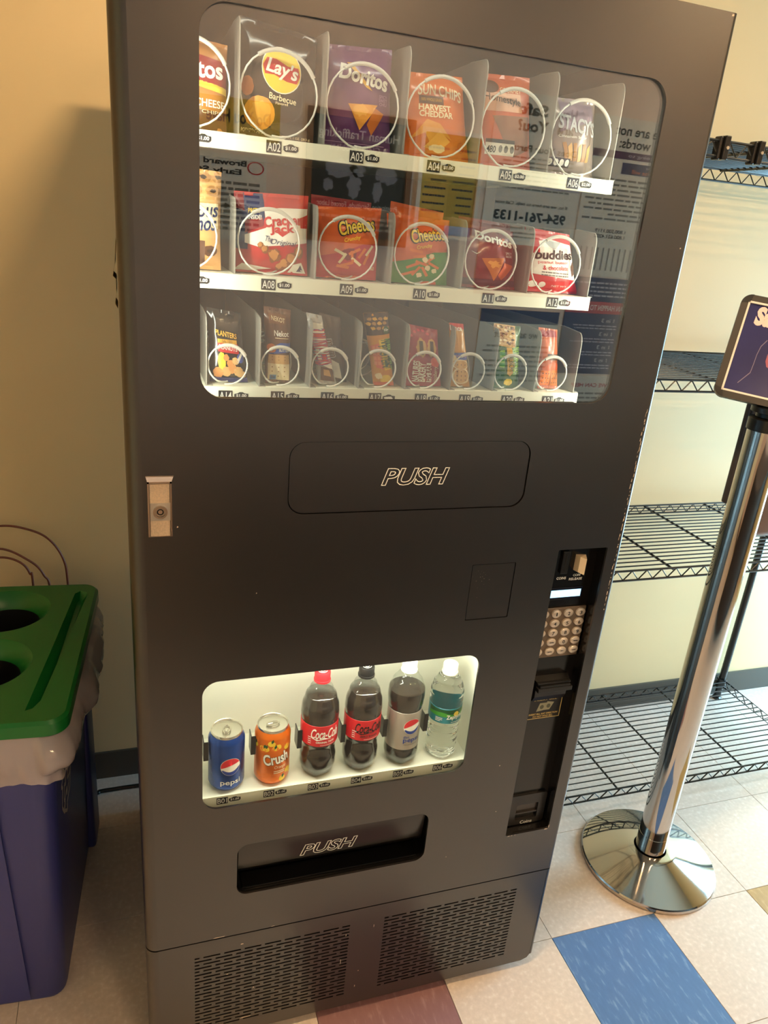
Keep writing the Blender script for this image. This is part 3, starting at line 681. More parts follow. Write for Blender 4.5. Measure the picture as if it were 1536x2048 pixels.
def cheetos(low, extra):
    P = Print().poly([(0,.0),(1,.0),(1,.52),(.70,.50),(.35,.38),(0,.30)],low,0)
    P.text('Cheetos',.60,.76,.60,.22,I['black'],2,rot=10,bold=.075,arc=.1,asp=.95).text('Cheetos',.60,.76,.56,.19,I['yellow'],3,rot=10,bold=.02,arc=.1,asp=.95)
    P.text('Crunchy',.54,.57,.26,.07,I['yellow'],3,rot=12,bold=.02,shear=.2); extra(P); return P
def e1(P):
    for k,(u,v,r) in enumerate(((.40,.30,60),(.55,.33,100),(.48,.22,20),(.62,.26,140),(.70,.38,60),(.78,.30,70),(.82,.42,60),(.42,.18,-8),(.58,.40,30),(.36,.38,150))):
        c, s = math.cos(math.radians(r)), math.sin(math.radians(r)); P.poly([(u-.10*c-.02*s,v-.08*s+.02*c),(u+.10*c-.02*s,v+.08*s+.02*c),(u+.10*c+.02*s,v+.08*s-.02*c),(u-.10*c+.02*s,v-.08*s-.02*c)],I['orange' if k%3 else 'cream'],2)
    P.blob(.50,.36,.12,.09,I['dred'],1,seed=4); P.text('160',.90,.17,.08,.05,I['cream'],3)
bag('chip_bag','orange and red cheese snack bag standing beside the red popcorn bag',G_B,[(.284,1.632),(.392,1.638),(.391,1.5295),(.288,1.5295)],foil('cheeto',(226,98,24)),cheetos(I['red'],e1),seed=9)
def e2(P):
    for k,(u,v,r) in enumerate(((.35,.28,30),(.42,.20,60),(.50,.32,-20),(.56,.20,120),(.62,.38,40),(.70,.30,150),(.46,.42,10),(.30,.16,25),(.40,.50,-10))):
        c, s = math.cos(math.radians(r)), math.sin(math.radians(r)); P.poly([(u-.11*c-.022*s,v-.08*s+.02*c),(u+.11*c-.022*s,v+.08*s+.02*c),(u+.11*c+.022*s,v+.08*s-.02*c),(u-.11*c+.022*s,v-.08*s-.02*c)],I['orange'],2)
    for k,(u,v) in enumerate(((.55,.38),(.66,.44),(.48,.14),(.60,.26),(.72,.22))): P.blob(u,v,.045,.04,I['cream'],3,j=.2,seed=k)
bag('chip_bag','orange and bright green cheese snack bag',G_B,[(.401,1.632),(.508,1.630),(.515,1.5295),(.411,1.5295)],foil('cheeto',(226,98,24)),cheetos(I['green'],e2),seed=10)
P = Print().text('Doritos',.58,.82,.70,.14,I['white'],4,rot=-8,bold=.035,asp=.9).poly([(.62,.70),(.70,.74),(.80,.86),(.74,.86)],I['dorange'],3)
P.text('SPICY',.84,.62,.13,.04,I['white'],3).text('NACHO',.84,.57,.13,.04,I['white'],3).poly([(.30,.50),(.74,.54),(.56,.14)],I['chipd'],2).poly([(.74,.46),(.92,.42),(.70,.16),(.62,.24)],I['dorange'],1).blob(.54,.42,.10,.06,I['chip'],3,j=.4,seed=2).rect(.0,1,.05,.16,ink('plum',(70,24,50)),1)
P.poly([(.14,.60),(.22,.55),(.30,.60),(.22,.57)],I['white'],3)
bag('chip_bag','dark red spicy tortilla chip bag with white lettering',G_B,[(.526,1.628),(.624,1.622),(.642,1.5295),(.538,1.5295)],foil('maroon',(126,24,36)),P,seed=11)
P = Print().poly([(.08,.30),(.95,.24),(.92,.82),(.50,.86),(.10,.80)],I['white'],0).poly([(.30,.84),(.50,.70),(.70,.84)],I['silver'],1).rect(.0,.22,.62,.86,I['red'],1)
P.text('buddies',.52,.63,.80,.15,I['black'],3,rot=4,bold=.03,shear=.2).text('peanut butter',.48,.50,.60,.065,I['red'],3,rot=3).text('& chocolate',.52,.42,.50,.075,I['red'],3,rot=3,bold=.01).lines(.25,.78,.27,.36,2,I['grey'],2,seed=3)
P.rect(.0,1,.03,.20,I['red'],1).ell(.14,.13,.08,.055,I['white'],2).ell(.30,.13,.06,.05,I['white'],2).text('NET WT',.62,.12,.3,.03,I['white'],3).poly([(.84,.46),(.93,.56),(.97,.36),(.87,.3)],I['brown'],2)
bag('chocolate_snack_bag','red and white snack bag at the right end of the middle shelf',G_B,[(.645,1.632),(.731,1.626),(.766,1.5295),(.657,1.5295)],foil('rose',(200,56,62)),P,seed=12)
# packs standing one place back, showing above the front ones
bag('chip_bag','red bag top peeking over the orange and red cheese snack bag','snack bags standing one place back',[(.292,1.650),(.392,1.646),(.392,1.5295),(.290,1.5295)],foil('red2',(166,30,40)),None,T=.014,yf=.178,seed=21)
bag('chip_bag','orange bag top peeking over the orange and green cheese snack bag','snack bags standing one place back',[(.425,1.652),(.520,1.642),(.518,1.5295),(.420,1.5295)],foil('cheeto',(226,98,24)),None,T=.014,yf=.178,seed=22)
bag('chip_bag','dark red bag top peeking over the spicy tortilla chip bag','snack bags standing one place back',[(.548,1.640),(.650,1.634),(.652,1.5295),(.552,1.5295)],foil('maroon',(126,24,36)),None,T=.014,yf=.178,seed=23)
# --- bottom snack shelf
P = Print().text('PLANTERS',.50,.685,.62,.075,I['gold'],3,rot=-3,bold=.02).rect(.24,.80,.56,.615,I['gold'],1).text('SALTED',.52,.588,.3,.035,I['brown'],3).poly([(.24,.44),(.84,.42),(.82,.56),(.24,.56)],I['red'],1).text('PEANUTS',.53,.50,.52,.065,I['white'],3,rot=-3,bold=.02)
P.ell(.86,.36,.10,.07,I['blue'],2).poly([(.78,.28),(.98,.46),(.94,.48),(.74,.32)],I['white'],3).blob(.33,.30,.11,.14,I['yellow'],2,j=.06,seed=1)
for k,(u,v,r) in enumerate(((.22,.14,.13),(.45,.16,.13),(.62,.20,.12),(.78,.16,.13),(.56,.28,.09),(.70,.32,.09),(.46,.36,.08),(.9,.12,.08))): P.blob(u,v,r,r*.62,I['tan' if k%2 else 'popcorn'],3,j=.15,seed=k)
P.rect(.0,1,.0,.07,I['navy'],4)
bag('peanut_pack','black salted peanut pack with gold lettering and navy foot',G_C,[(.124,1.476),(.174,1.469),(.188,1.3625),(.129,1.3625)],foil('black',(30,26,25),.2),P,T=.012,seed=31)
P = Print().rect(.14,.80,.80,.93,ink('browner',(120,76,48)),0).text('NEKOT',.5,.86,.5,.06,I['cream'],3,rot=-3).text('Nekot',.62,.68,.58,.075,I['white'],3,bold=.02).rect(.36,.90,.615,.622,I['cream'],2)
P.poly([(.12,.40),(1,.44),(1,.56),(.55,.56),(.30,.50)],I['blue'],1).blob(.22,.48,.17,.062,I['orange'],2,j=.06,seed=2).text('PEANUT',.72,.51,.40,.035,I['sky'],3,bold=.02).text('BUTTER',.72,.46,.40,.04,I['white'],3,bold=.02)
P.poly([(.08,.05),(.96,.04),(.96,.27),(.08,.28)],I['cream'],2).poly([(.08,.28),(.96,.27),(.93,.40),(.12,.40)],I['tan'],2)
for u in (.25,.50,.75):
    for v in (.10,.17,.23,.33,.37): P.ell(u,v,.025,.009,I['dtan'],3)
P.rect(.16,.42,.05,.12,I['sky'],3).text('240',.29,.085,.18,.03,I['navy'],4)
bag('cookie_pack','brown and blue peanut butter sandwich cookie pack',G_C,[(.210,1.482),(.253,1.478),(.256,1.3625),(.216,1.3625)],foil('brown',(96,58,38)),P,T=.011,seed=32)
P = Print().text('m&m',.42,.52,.78,.16,I['silver'],2,rot=-80,bold=.05,asp=.36).text('m&m',.42,.52,.72,.14,I['brown'],3,rot=-80,bold=.02,asp=.36).poly([(.4,.08),(.8,.05),(.7,.30),(.35,.35)],I['white'],1)
bag('candy_pack','brown candy pack with silver-edged letters leaning behind the chocolate bar',G_C,[(.303,1.474),(.338,1.468),(.356,1.3625),(.318,1.3625)],foil('choc',(60,40,32)),P,T=.006,yf=.136,seed=33)
P = Print().rect(0,1,.90,1,I['silver'],0).poly([(.1,.88),(.9,.88),(.95,.22),(.30,.30),(.05,.45)],I['white'],1).text('3 MUSKETEERS',.5,.55,1.9,.42,I['blue'],2,rot=-84,bold=.05,asp=.27).text('3 MUSKETEERS',.5,.55,1.85,.38,I['red'],3,rot=-84,bold=.02,asp=.27)
P.poly([(.15,.06),(.92,.04),(.90,.24),(.25,.27)],I['brown'],2).poly([(.35,.14),(.75,.12),(.70,.22),(.38,.23)],I['tan'],3)
bag('chocolate_bar','silver and white chocolate bar with red and blue lettering, leaning sideways',G_C,[(.277,1.476),(.302,1.472),(.334,1.3625),(.303,1.3625)],foil('silverbright',(196,194,190),.2,.4),P,T=.009,seed=34)
P = Print().poly([(0,.70),(1,.72),(1,1),(0,1)],I['dbrown'],0)
for k in range(12): P.blob(.12+.075*k,.86+.07*math.sin(k*2.1),.09,.022,I['dtan' if k%2 else 'gold'],1,j=.3,seed=k)
P.ell(.82,.77,.14,.05,I['dgreen'],2).text('10g',.82,.77,.2,.045,I['white'],3,bold=.02).poly([(.42,.64),(.66,.66),(.84,.24),(.58,.22)],I['yellow'],2).text('PROTEIN',.62,.42,1.0,.13,I['dgreen'],3,rot=-84,bold=.01,asp=.3).poly([(.72,.66),(1,.66),(1,.22),(.90,.24)],I['lime'],1).text('NATURE VALLEY',.89,.45,1.35,.20,I['dgreen'],3,rot=-85,bold=.03,asp=.3)
P.poly([(.05,.56),(.40,.60),(.52,.24),(.2,.26)],ink('salmon',(232,120,84)),1)
for k in range(4):
    for q in range(2): P.rect(.12+.17*q,.24+.17*q,.30+.07*k,.35+.07*k,ink('salmon2',(244,150,104)),2)
P.blob(.62,.09,.28,.07,I['yellow'],2,j=.1,seed=3).blob(.28,.14,.16,.05,I['cream'],3,j=.2,seed=4).poly([(0,.0),(1,.0),(1,.05),(0,.05)],I['dorange'],3)
bag('granola_bar','yellow and green protein granola bar with an almond photo at its top',G_C,[(.371,1.479),(.413,1.483),(.434,1.3625),(.398,1.3625)],foil('amber',(222,150,44)),P,T=.010,seed=35)
P = Print()
for k in range(9):
    a = math.radians(60+k*20); P.blob(.42+.42*math.cos(a),.64+.30*math.sin(a),.05,.022,I['pink'],1,j=.1,seed=k)
P.blob(.40,.66,.155,.155,I['tan'],2,j=.14,seed=5,n=30).rect(.335,.455,.55,.77,I['dbrown'],3).blob(.74,.68,.15,.15,I['tan'],2,j=.14,seed=6,n=30).rect(.68,.80,.57,.79,I['dbrown'],3).blob(.84,.44,.16,.09,ink('coral',(236,90,80)),1,j=.1,seed=3)
P.text('NATURES',.24,.26,.62,.115,I['white'],3,rot=88,bold=.035,asp=.58).text('BAKERY',.42,.25,.58,.12,I['white'],3,rot=88,bold=.035,asp=.58).rect(.55,.70,.08,.42,I['white'],2).text('FIG BAR',.625,.25,.52,.095,I['dred'],3,rot=88,bold=.03,asp=.58).text('raspberry',.84,.22,.5,.10,I['cream'],3,rot=86,shear=.2,asp=.58)
bag('fig_bar','magenta raspberry fig bar pack with sideways white lettering',G_C,[(.448,1.466),(.503,1.458),(.521,1.3625),(.456,1.3625)],foil('magenta',(166,26,62)),P,T=.010,seed=36)
P = Print().poly([(.0,.88),(1,.92),(1,1),(0,1)],I['red'],1).text('Lance',.42,.93,.8,.08,I['white'],3,bold=.03).poly([(0,.42),(1,.46),(1,.57),(0,.55)],I['blue'],1).text('toasty',.55,.505,.7,.05,I['lilac'],3,bold=.02).blob(.12,.47,.16,.05,I['cream'],2,seed=2)
for v,r in ((.37,.10),(.19,.17)): P.blob(.52,v,.46,r*.85,I['cream'],2,j=.04,seed=int(v*100)).blob(.52,v,.40,r*.7,I['tan'],3,j=.05,seed=int(v*70))
for u in (.3,.52,.74):
    for v in (.12,.19,.26,.37): P.ell(u,v,.03,.010,I['brown'],4)
bag('cracker_pack','gold and blue cracker pack beside the magenta fig bar',G_C,[(.523,1.471),(.549,1.470),(.576,1.3625),(.538,1.3625)],foil('ochre',(196,140,60)),P,T=.010,seed=37)
P = Print().poly([(0,.68),(.75,.66),(.8,1),(0,1)],I['tan'],0)
rq = random.Random(5)
for k in range(46): P.blob(.05+.68*rq.random(),.70+.28*rq.random(),.06,.018,I[('brown','dtan','cream','popd')[k%4]],1,j=.3,seed=k)
P.poly([(.42,.66),(.62,.66),(.80,.30),(.62,.20),(.50,.24)],I['gold'],2).text('CRUNCHY',.62,.42,.62,.10,I['dgreen'],3,rot=-80,bold=.01,asp=.47).text('NATURE VALLEY',.84,.45,.95,.15,I['lime'],3,rot=-84,bold=.02,asp=.47)
P.poly([(.18,.60),(.36,.62),(.38,.34),(.20,.34)],I['lime'],1)
for k in range(3): P.rect(.19,.37,.36+.085*k,.41+.085*k,I['green'],2)
P.blob(.58,.10,.16,.06,I['yellow'],2,j=.15,seed=3).poly([(.10,.04),(.45,.05),(.4,.26),(.12,.30)],I['dgreen'],1)
bag('granola_bar','green oat granola bar with oat picture above, near the right end',G_C,[(.606,1.474),(.658,1.470),(.671,1.3625),(.617,1.3625)],foil('leaf',(74,104,44)),P,T=.010,seed=38)
P = Print().poly([(.1,.86),(.9,.88),(.9,.98),(.1,.97)],I['dred'],1).poly([(.35,.50),(1,.50),(1,.60),(.35,.60)],I['brown'],1).poly([(.10,.36),(.60,.47),(.95,.44),(.95,.33),(.1,.33)],I['dorange'],2).rect(.06,.52,.06,.32,I['orange'],2).rect(.55,.97,.06,.33,I['chipd'],2)
for u in (.16,.30,.42,.64,.76,.88):
    for v in (.11,.19,.27): P.ell(u,v,.028,.011,I['brown'],3)
bag('cracker_pack','orange cheese cracker pack at the right end of the bottom snack shelf',G_C,[(.694,1.471),(.732,1.468),(.752,1.3625),(.711,1.3625)],foil('rust',(190,92,48)),P,T=.010,seed=39)

# ------------------------------------------------------------------ drinks
SHZ = .6212; YD = .0680; G_D = 'drinks on the drink shelf'
M_alu = mat('can_aluminium', (205,200,188), .25, .9)
def cyl_map(cx, cy, cz, rf):
    return lambda u, v, o: (cx+(rf(v)+o)*math.sin(u/rf(v)), cy-(rf(v)+o)*math.cos(u/rf(v)), cz+v)
def can(label, x, base, art, yaw):
    t = thing('soda_can', label, 'can', (x, YD, SHZ), G_D)
    body = [(.0005,.002),(.022,.003),(.0245,0),(.0265,.002),(.0315,.009),(.033,.013),(.033,.104),(.0325,.107),(.0285,.1165)]
    b = MB().lathe(body, x, YD, SHZ, 48); bo = b.build('can_body', base, t, 50)
    b = MB().lathe([(.0285,.1165),(.0290,.1185),(.0290,.1210),(.0282,.1222),(.0272,.1215),(.0262,.1175),(.0240,.1168),(.0005,.1170)], x, YD, SHZ, 48); b.build('can_lid', M_alu, t, 50)
    b = MB(); cs, sn = math.cos(yaw), math.sin(yaw)
    ringp = [(math.cos(2*PI*k/22)*.0115, math.sin(2*PI*k/22)*.0065) for k in range(22)]
    b.tube([(x+a*cs-c*sn, YD+a*sn+c*cs, SHZ+.1195) for a, c in ringp], .0013, 6, closed=True)
    b.tube([(x+a*cs, YD+a*sn, SHZ+.1195) for a in (-.0105,-.002)], .0030, 8); b.build('pull_tab', M_alu, t, 50)
    P = Print(); art(P); P.build('printed_wrap', t, cyl_map(x, YD, SHZ, lambda v: .033), (.004, .2), .0002, .00012, True)
    return t
def globe(P, u, v, r, tilt=.25):
    P.ell(u, v, r, r, I['white'], 1, 40)
    top = [(u+r*.97*math.cos(a), v+r*.97*math.sin(a)) for a in [math.radians(18+k*10) for k in range(17)]]
    wave = [(u-r*.95+2*r*.95*k/12, v+r*(-.16+.10*math.sin(k/12*PI)*2+.60*(k/12)**2*.9)) for k in range(13)]
    P.poly(top+wave, ink('cola_red',(214,38,50)), 2)
    bot = [(u+r*.97*math.cos(a), v+r*.97*math.sin(a)) for a in [math.radians(205+k*9) for k in range(18)]]
    w2 = [(u+r*.93-2*r*.85*k/12, v+r*(-.10-.36*math.sin(k/12*PI)-.22*(k/12))) for k in range(13)]
    P.poly(bot+w2, ink('cola_blue',(28,60,150)), 2)
def art_blue(P):
    globe(P, .004, .060, .0185); P.text('pepsi', .004, .024, .037, .0135, I['white'], 3, bold=.012)
can('blue cola can with a red, white and blue round emblem', .1540, mat('can_blue', (36,72,150), .25, .55), art_blue, 1.35)
def art_orange(P):
    rq = random.Random(2)
    for k in range(26):
        u = rq.uniform(-.048,.048); v = rq.choice((rq.uniform(.082,.100), rq.uniform(.012,.030))); P.blob(u, v, .007, .006, I['orange' if k%2 else 'yellow'], 0, j=.1, seed=k)
        if k%3 == 0: P.poly([(u,v),(u+.004,v+.004),(u+.003,v+.010),(u-.001,v+.006)], I['dgreen'], 1)
    P.text('Crush', .002, .0635, .050, .026, I['dbrown'], 2, rot=8, bold=.06).text('Crush', .002, .0640, .049, .0245, I['white'], 3, rot=8, bold=.03)
    P.text('Orange', .010, .044, .022, .009, I['cream'], 3, shear=.2).lines(-.002,.020,.030,.038,2,I['cream'],3,seed=4)
can('orange soda can with white slanted lettering and fruit pattern', .2385, mat('can_orange', (226,112,30), .28, .4), art_orange, .15)
M_cola = mat('cola_liquid', (38,24,18), .06, coat=.4); M_pet = glassy('clear_plastic', (245,247,245), 1.45, .03, .015, (235,235,230))
M_watr = mat('water_in_plastic', (250,252,252), .02, ior=1.25); M_watr.node_tree.nodes['Principled BSDF'].inputs['Transmission Weight'].default_value = 1
def lobes(zl): return lambda th, r, z: r*(1-.10*max(0, 1-z/zl)*(0.5+.5*math.cos(5*th)))
def bottle(label, x, prof, level, lab, sleeve, capm, capz, art, cat='bottle', liquid=None, capart=None):
    t = thing('soda_bottle' if liquid else 'water_bottle', label, cat, (x, YD, SHZ), G_D)
    dense = []
    for (r0, z0), (r1, z1) in zip(prof, prof[1:]):
        for k in range(4):
            q = k/4; s = q*q*(3-2*q); dense.append((r0+(r1-r0)*s, z0+(z1-z0)*q))
    dense.append(prof[-1])
    MB().lathe(dense, x, YD, SHZ, 40, fn=lobes(.025)).build('bottle_shell', M_pet if liquid else M_watr, t, 80)
    if liquid:
        lq = [(max(.0004, r-.0009), z+.0008) for r, z in dense if z <= level]; lq.append((.0004, lq[-1][1]))
        MB().lathe(lq, x, YD, SHZ, 40, fn=lobes(.025)).build('drink', liquid, t, 80)
    rl = lab[2]
    b = MB().lathe([(rl-.0004,lab[0]),(rl,lab[0]+.0003),(rl,lab[1]-.0003),(rl-.0004,lab[1])], x, YD, SHZ, 48); lb = b.build('label_sleeve', sleeve, t, 50)
    P = Print(); art(P); P.build('label_print', lb, cyl_map(x, YD, SHZ, lambda v: rl), (.004, .2), .00025, .00012, True)
    cz = capz; n = 60
    b = MB().lathe([(.0150,cz-.006),(.0158,cz-.006),(.0158,cz-.0025),(.0145,cz-.002),(.0145,cz),(.0145,cz+.013),(.0138,cz+.0142),(.0005,cz+.0145)], x, YD, SHZ, n, fn=lambda th, r, z: r*(1+.02*math.cos(30*th)*(1 if cz <= z <= cz+.0131 else 0)))
    cp_ = b.build('cap', capm, t, 40)
    if capart:
        q = MB()
        for rr in (.0045, .0085):
            for a0 in (20, 200): q.tube([(x+rr*math.cos(math.radians(a0+k*13)), YD+rr*math.sin(math.radians(a0+k*13)), SHZ+cz+.0147) for k in range(11)], .0006, 4)
        q.build('cap_print', I['white'], cp_)
    return t
cokep = [(.0005,.004),(.020,.001),(.027,.003),(.0315,.012),(.0345,.026),(.0348,.042),(.0325,.056),(.0318,.066),(.0345,.078),(.0352,.090),(.0352,.125),(.0362,.136),(.0352,.152),(.030,.172),(.022,.188),(.0155,.200),(.0132,.206),(.0132,.214),(.0125,.222)]
def coke_art(word2, main):
    def f(P):
        P.text('Coca-Cola', .004, .108, .056, .022, I[main], 3, bold=.018, shear=.32)
        P.poly([(-.022,.0975),(-.012,.0935),(.004,.0965),(.016,.0945),(.004,.0985),(-.010,.0960)], I[main], 3)
        P.text(word2, .004, .0895, .036, .0042, I['white' if main == 'white' else 'black'], 3, bold=.02).lines(-.030,-.021,.084,.102,4,I['white'],3,seed=2,th=.35).rect(-.006,.024,.0825,.0832,I['white'],2)
    return f
M_cred = mat('label_red', (206,36,44), .35)
bottle('cola bottle with red label, red cap and white script', .3270, cokep, .178, (.0795,.1245,.0357), M_cred, mat('cap_red',(214,40,48),.4), .2095, coke_art('ORIGINAL TASTE','white'), liquid=M_cola, capart=1)
bottle('cola bottle with red label, black cap and black script', .4120, cokep, .178, (.0795,.1245,.0357), M_cred, mat('cap_black',(28,26,26),.4), .2095, coke_art('ZERO SUGAR','black'), liquid=M_cola, capart=1)
pepp = [(.0005,.004),(.020,.001),(.027,.003),(.0325,.012),(.0345,.024),(.0340,.034),(.0332,.042),(.0332,.128),(.0350,.138),(.0362,.152),(.0355,.166),(.030,.182),(.021,.196),(.0150,.205),(.0132,.209),(.0132,.216),(.0125,.222)]
def diet_art(P):
    globe(P, .006, .096, .0175); P.text('diet', -.004, .073, .012, .006, ink('cola_blue',(28,60,150)), 3).text('pepsi', .007, .064, .034, .0125, ink('cola_blue',(28,60,150)), 3, bold=.012).lines(-.008,.022,.053,.056,1,I['grey'],3,seed=2)
bottle('cola bottle with silver label and round red, white and blue emblem', .4980, pepp, .166, (.0420,.1270,.0337), mat('label_silver',(176,166,156),.35,.4), mat('cap_white',(238,236,228),.4), .2110, diet_art, liquid=M_cola)
watp = [(.0005,.004),(.020,.001),(.028,.003),(.0315,.010),(.0300,.018),(.0318,.026),(.0298,.034),(.0316,.042),(.0298,.050),(.0316,.058),(.0300,.066),(.0318,.074),(.0305,.082),(.0325,.090),(.0325,.126),(.0335,.134),(.0322,.142),(.0335,.150),(.0300,.164),(.0235,.178),(.0165,.188),(.0132,.193),(.0132,.200),(.0125,.206)]
def water_art(P):
    P.rect(-.05,.05,.112,.122,I['dgreen'],0).poly([(-.05,.112),(-.02,.116),(.01,.110),(.03,.115),(.05,.110),(.05,.106),(-.05,.106)],I['green'],1).ell(.010,.112,.006,.006,I['yellow'],2).text('Zephyrhills', .012, .1045, .044, .0125, I['white'], 3, bold=.03).lines(-.032,-.018,.094,.104,3,I['white'],3,seed=3).lines(.0,.024,.0925,.0955,1,I['white'],3,seed=5)
wb = bottle('clear water bottle with teal and green label and white cap', .5850, watp, 0, (.0900,.1240,.0330), mat('label_teal',(44,128,140),.35), MATS['cap_white'], .1955, water_art)

# ------------------------------------------------------------------ wire shelving unit
M_wire = mat('black_epoxy_wire', (20,22,24), .28, spec=.6)
RX0, RX1, RY0, RY1 = .935, 2.150, .395, .838
WS = thing('wire_shelving_unit', 'black wire shelving rack standing against the wall behind the vending machine', 'shelving unit', ((RX0+RX1)/2, (RY0+RY1)/2, 0))
for x in (RX0, RX1):
    for y in (RY0, RY1):
        b = MB().tube([(x, y, .012), (x, y, 1.875)], .0128, 12); k = .05
        while k < 1.86: b.lathe([(.0129,0),(.0133,.001),(.0129,.002)], x, y, k, 12); k += .0254
        po = b.build('post', M_wire, WS, 50)
        MB().lathe([(.0005,0),(.017,0),(.017,.006),(.008,.012),(.008,.02),(.0005,.02)], x, y, 0, 14).build('levelling_foot', M_wire, po)
for zt, zb in ((.087, .060), (.829, .801), (1.333, 1.305), (1.842, 1.812)):
    b = MB(); r = .0031
    for z in (zt, zb): b.tube([(RX0,RY0,z),(RX1,RY0,z),(RX1,RY1,z),(RX0,RY1,z)], r, 6, closed=True)
    for xa, ya, xb, yb in ((RX0,RY0,RX1,RY0),(RX0,RY1,RX1,RY1),(RX0,RY0,RX0,RY1),(RX1,RY0,RX1,RY1)):
        L = math.hypot(xb-xa, yb-ya); n = int(L/.0232); n += n % 2
        b.tube([(xa+(xb-xa)*k/n, ya+(yb-ya)*k/n, zt-.001 if k % 2 else zb+.001) for k in range(n+1)], .0022, 5)
    for x in (RX0, RX1):
        for y in (RY0, RY1): b.lathe([(.0130,-.004),(.020,-.004),(.0185,zt-zb+.004),(.0130,zt-zb+.004)], x, y, zb, 14)
    s = b.build('shelf', M_wire, WS, 50)
    b = MB(); n = 19
    for k in range(1, n): y = RY0+(RY1-RY0)*k/n; b.tube([(RX0, y, zt+.001), (RX1, y, zt+.001)], .0021, 5)
    d = b.build('wire_deck', M_wire, s, 50); d['kind'] = 'stuff'
    for x in (1.137, 1.369, 1.602, 1.846): MB().tube([(x, RY0, zt-.0035), (x, RY1, zt-.0035)], .0032, 6).build('cross_bar', M_wire, s, 50)
for cx, wh in ((1.2195, 'left one near the vending machine edge'), (1.3120, 'right one further from the machine')):
    t = thing('shelf_clip', 'black plastic clip on the top wire shelf rim, ' + wh, 'clip', (cx, RY0, 1.80), 'clips on the top shelf rim')
    b = MB().rbox(cx-.002, cx+.012, RY0-.011, RY0+.012, 1.806, 1.8525, .002); b.rbox(cx-.012, cx-.003, RY0-.006, RY0+.014, 1.805, 1.851, .003); b.build('clip_body', M_bpl, t)
    MB().tube([(cx+.005, RY0-.014, 1.829), (cx+.005, RY0-.010, 1.829)], .0035, 10).build('screw', M_steel, t)

# ------------------------------------------------------------------ sanitizer stand
px, py = 1.352, .205
SS = thing('sign_stand', 'chrome pole stand with round base and tilted framed sign on top', 'sign stand', (px, py, 0))
b = MB().lathe([(.0005,.0),(.180,.0),(.1825,.004),(.1825,.013),(.180,.0165),(.1765,.0175),(.150,.0245),(.100,.0385),(.070,.0475),(.058,.0505),(.0440,.0515),(.0440,.0460)], px, py, 0, 96)
b.build('base', M_chrome, SS, 25)
b = MB().lathe([(.0400,.045),(.0400,.105),(.0392,.1055),(.0392,1.262)], px, py, 0, 64); b.build('pole', M_chrome, SS, 40)
b = MB().lathe([(.0392,1.262),(.0425,1.262),(.0425,1.288),(.030,1.292),(.030,1.300),(.0425,1.303),(.0425,1.314),(.0005,1.316)], px, py, 0, 40); b.build('pole_cap', M_bpl, SS, 40)
M_brn = mat('dispenser_plastic', (120,100,92), .35)
b = MB().rbox(1.352, 1.384, .262, .282, 1.062, 1.34, .006, 3); b.build('back_rail', mat('rail_plastic', (84,74,70), .3), SS, 40)
b = MB().rbox(1.395, 1.505, .215, .300, .990, 1.24, .018, 3); b.build('dispenser', M_brn, SS, 40)
psi, phi, rl = math.radians(-37.2), math.radians(23.6), math.radians(-5.75)
BLc = Vector((1.2376, .2690, 1.3275)); SW, SH = .292, .236
u_ = Vector((math.cos(psi), math.sin(psi), 0)); nb = Vector((-math.sin(psi), math.cos(psi), 0)); w0 = Vector((0,0,math.cos(phi)))+nb*math.sin(phi)
uu = u_*math.cos(rl)+w0*math.sin(rl); ww = w0*math.cos(rl)-u_*math.sin(rl); nn = uu.cross(ww)         # nn points to the viewer
if nn.y > 0: nn = -nn
sg = lambda a, c, o: BLc+uu*a+ww*c+nn*o
def sign_plate(loops, o0, th, name, m, par):
    me = plate_mesh(loops, th); b = MB(); b.add([sg(v.co.x, v.co.y, o0+v.co.z) for v in me.vertices], [tuple(p.vertices) for p in me.polygons])
    bpy.data.meshes.remove(me); return b.build(name, m, par, 40)
fr = .0165
frame = sign_plate([rrect(0, SW, 0, SH, .022, 8), [(fr,fr),(SW-fr,fr),(SW-fr,SH-fr),(fr,SH-fr)]], -.010, .012, 'sign_frame', mat('frame_metal', (58,54,51), .38, .3), SS)
for cx_, cy_, a0 in ((.022,.022,180),(SW-.022,.022,270),(SW-.022,SH-.022,0),(.022,SH-.022,90)):
    arc = [(cx_+.0224*math.cos(math.radians(a0+9*k)), cy_+.0224*math.sin(math.radians(a0+9*k))) for k in range(11)]
    sx = 1 if cx_ < .1 else -1; sy = 1 if cy_ < .1 else -1
    inner = [(cx_, cy_+.0*sy), ]
    pts = arc+[(cx_-sx*.0055 if a0 in (180,0) else cx_, cy_ if a0 in (180,0) else cy_-sy*.0055), (cx_-sx*.0055, cy_-sy*.0055), (cx_ if a0 in (180,0) else cx_-sx*.0055, cy_-sy*.0055 if a0 in (180,0) else cy_)]
    sign_plate([pts], -.0103, .0128, 'corner_cap', M_bpl, frame)
sign_plate([[(fr-.002,fr-.002),(SW-fr+.002,fr-.002),(SW-fr+.002,SH-fr+.002),(fr-.002,SH-fr+.002)], [(fr+.0022,fr+.0022),(SW-fr-.0022,fr+.0022),(SW-fr-.0022,SH-fr-.0022),(fr+.0022,SH-fr-.0022)]], -.002, .0045, 'frame_trim', mat('trim_bright', (235,228,220), .3, .2), frame)
M_sblue = mat('sign_navy', (40,40,96), .25, nz=(9,.18))
pan = sign_plate([[(fr-.002,fr-.002),(SW-fr+.002,fr-.002),(SW-fr+.002,SH-fr+.002),(fr-.002,SH-fr+.002)]], -.008, .006, 'sign_panel', M_sblue, SS)
M_pinkw = mat('sign_pink_white', (250,214,210), .4)
P = Print().text('Sanitize', .0965, SH-.0430, .118, .044, M_pinkw, 2, bold=.06, shear=.08)
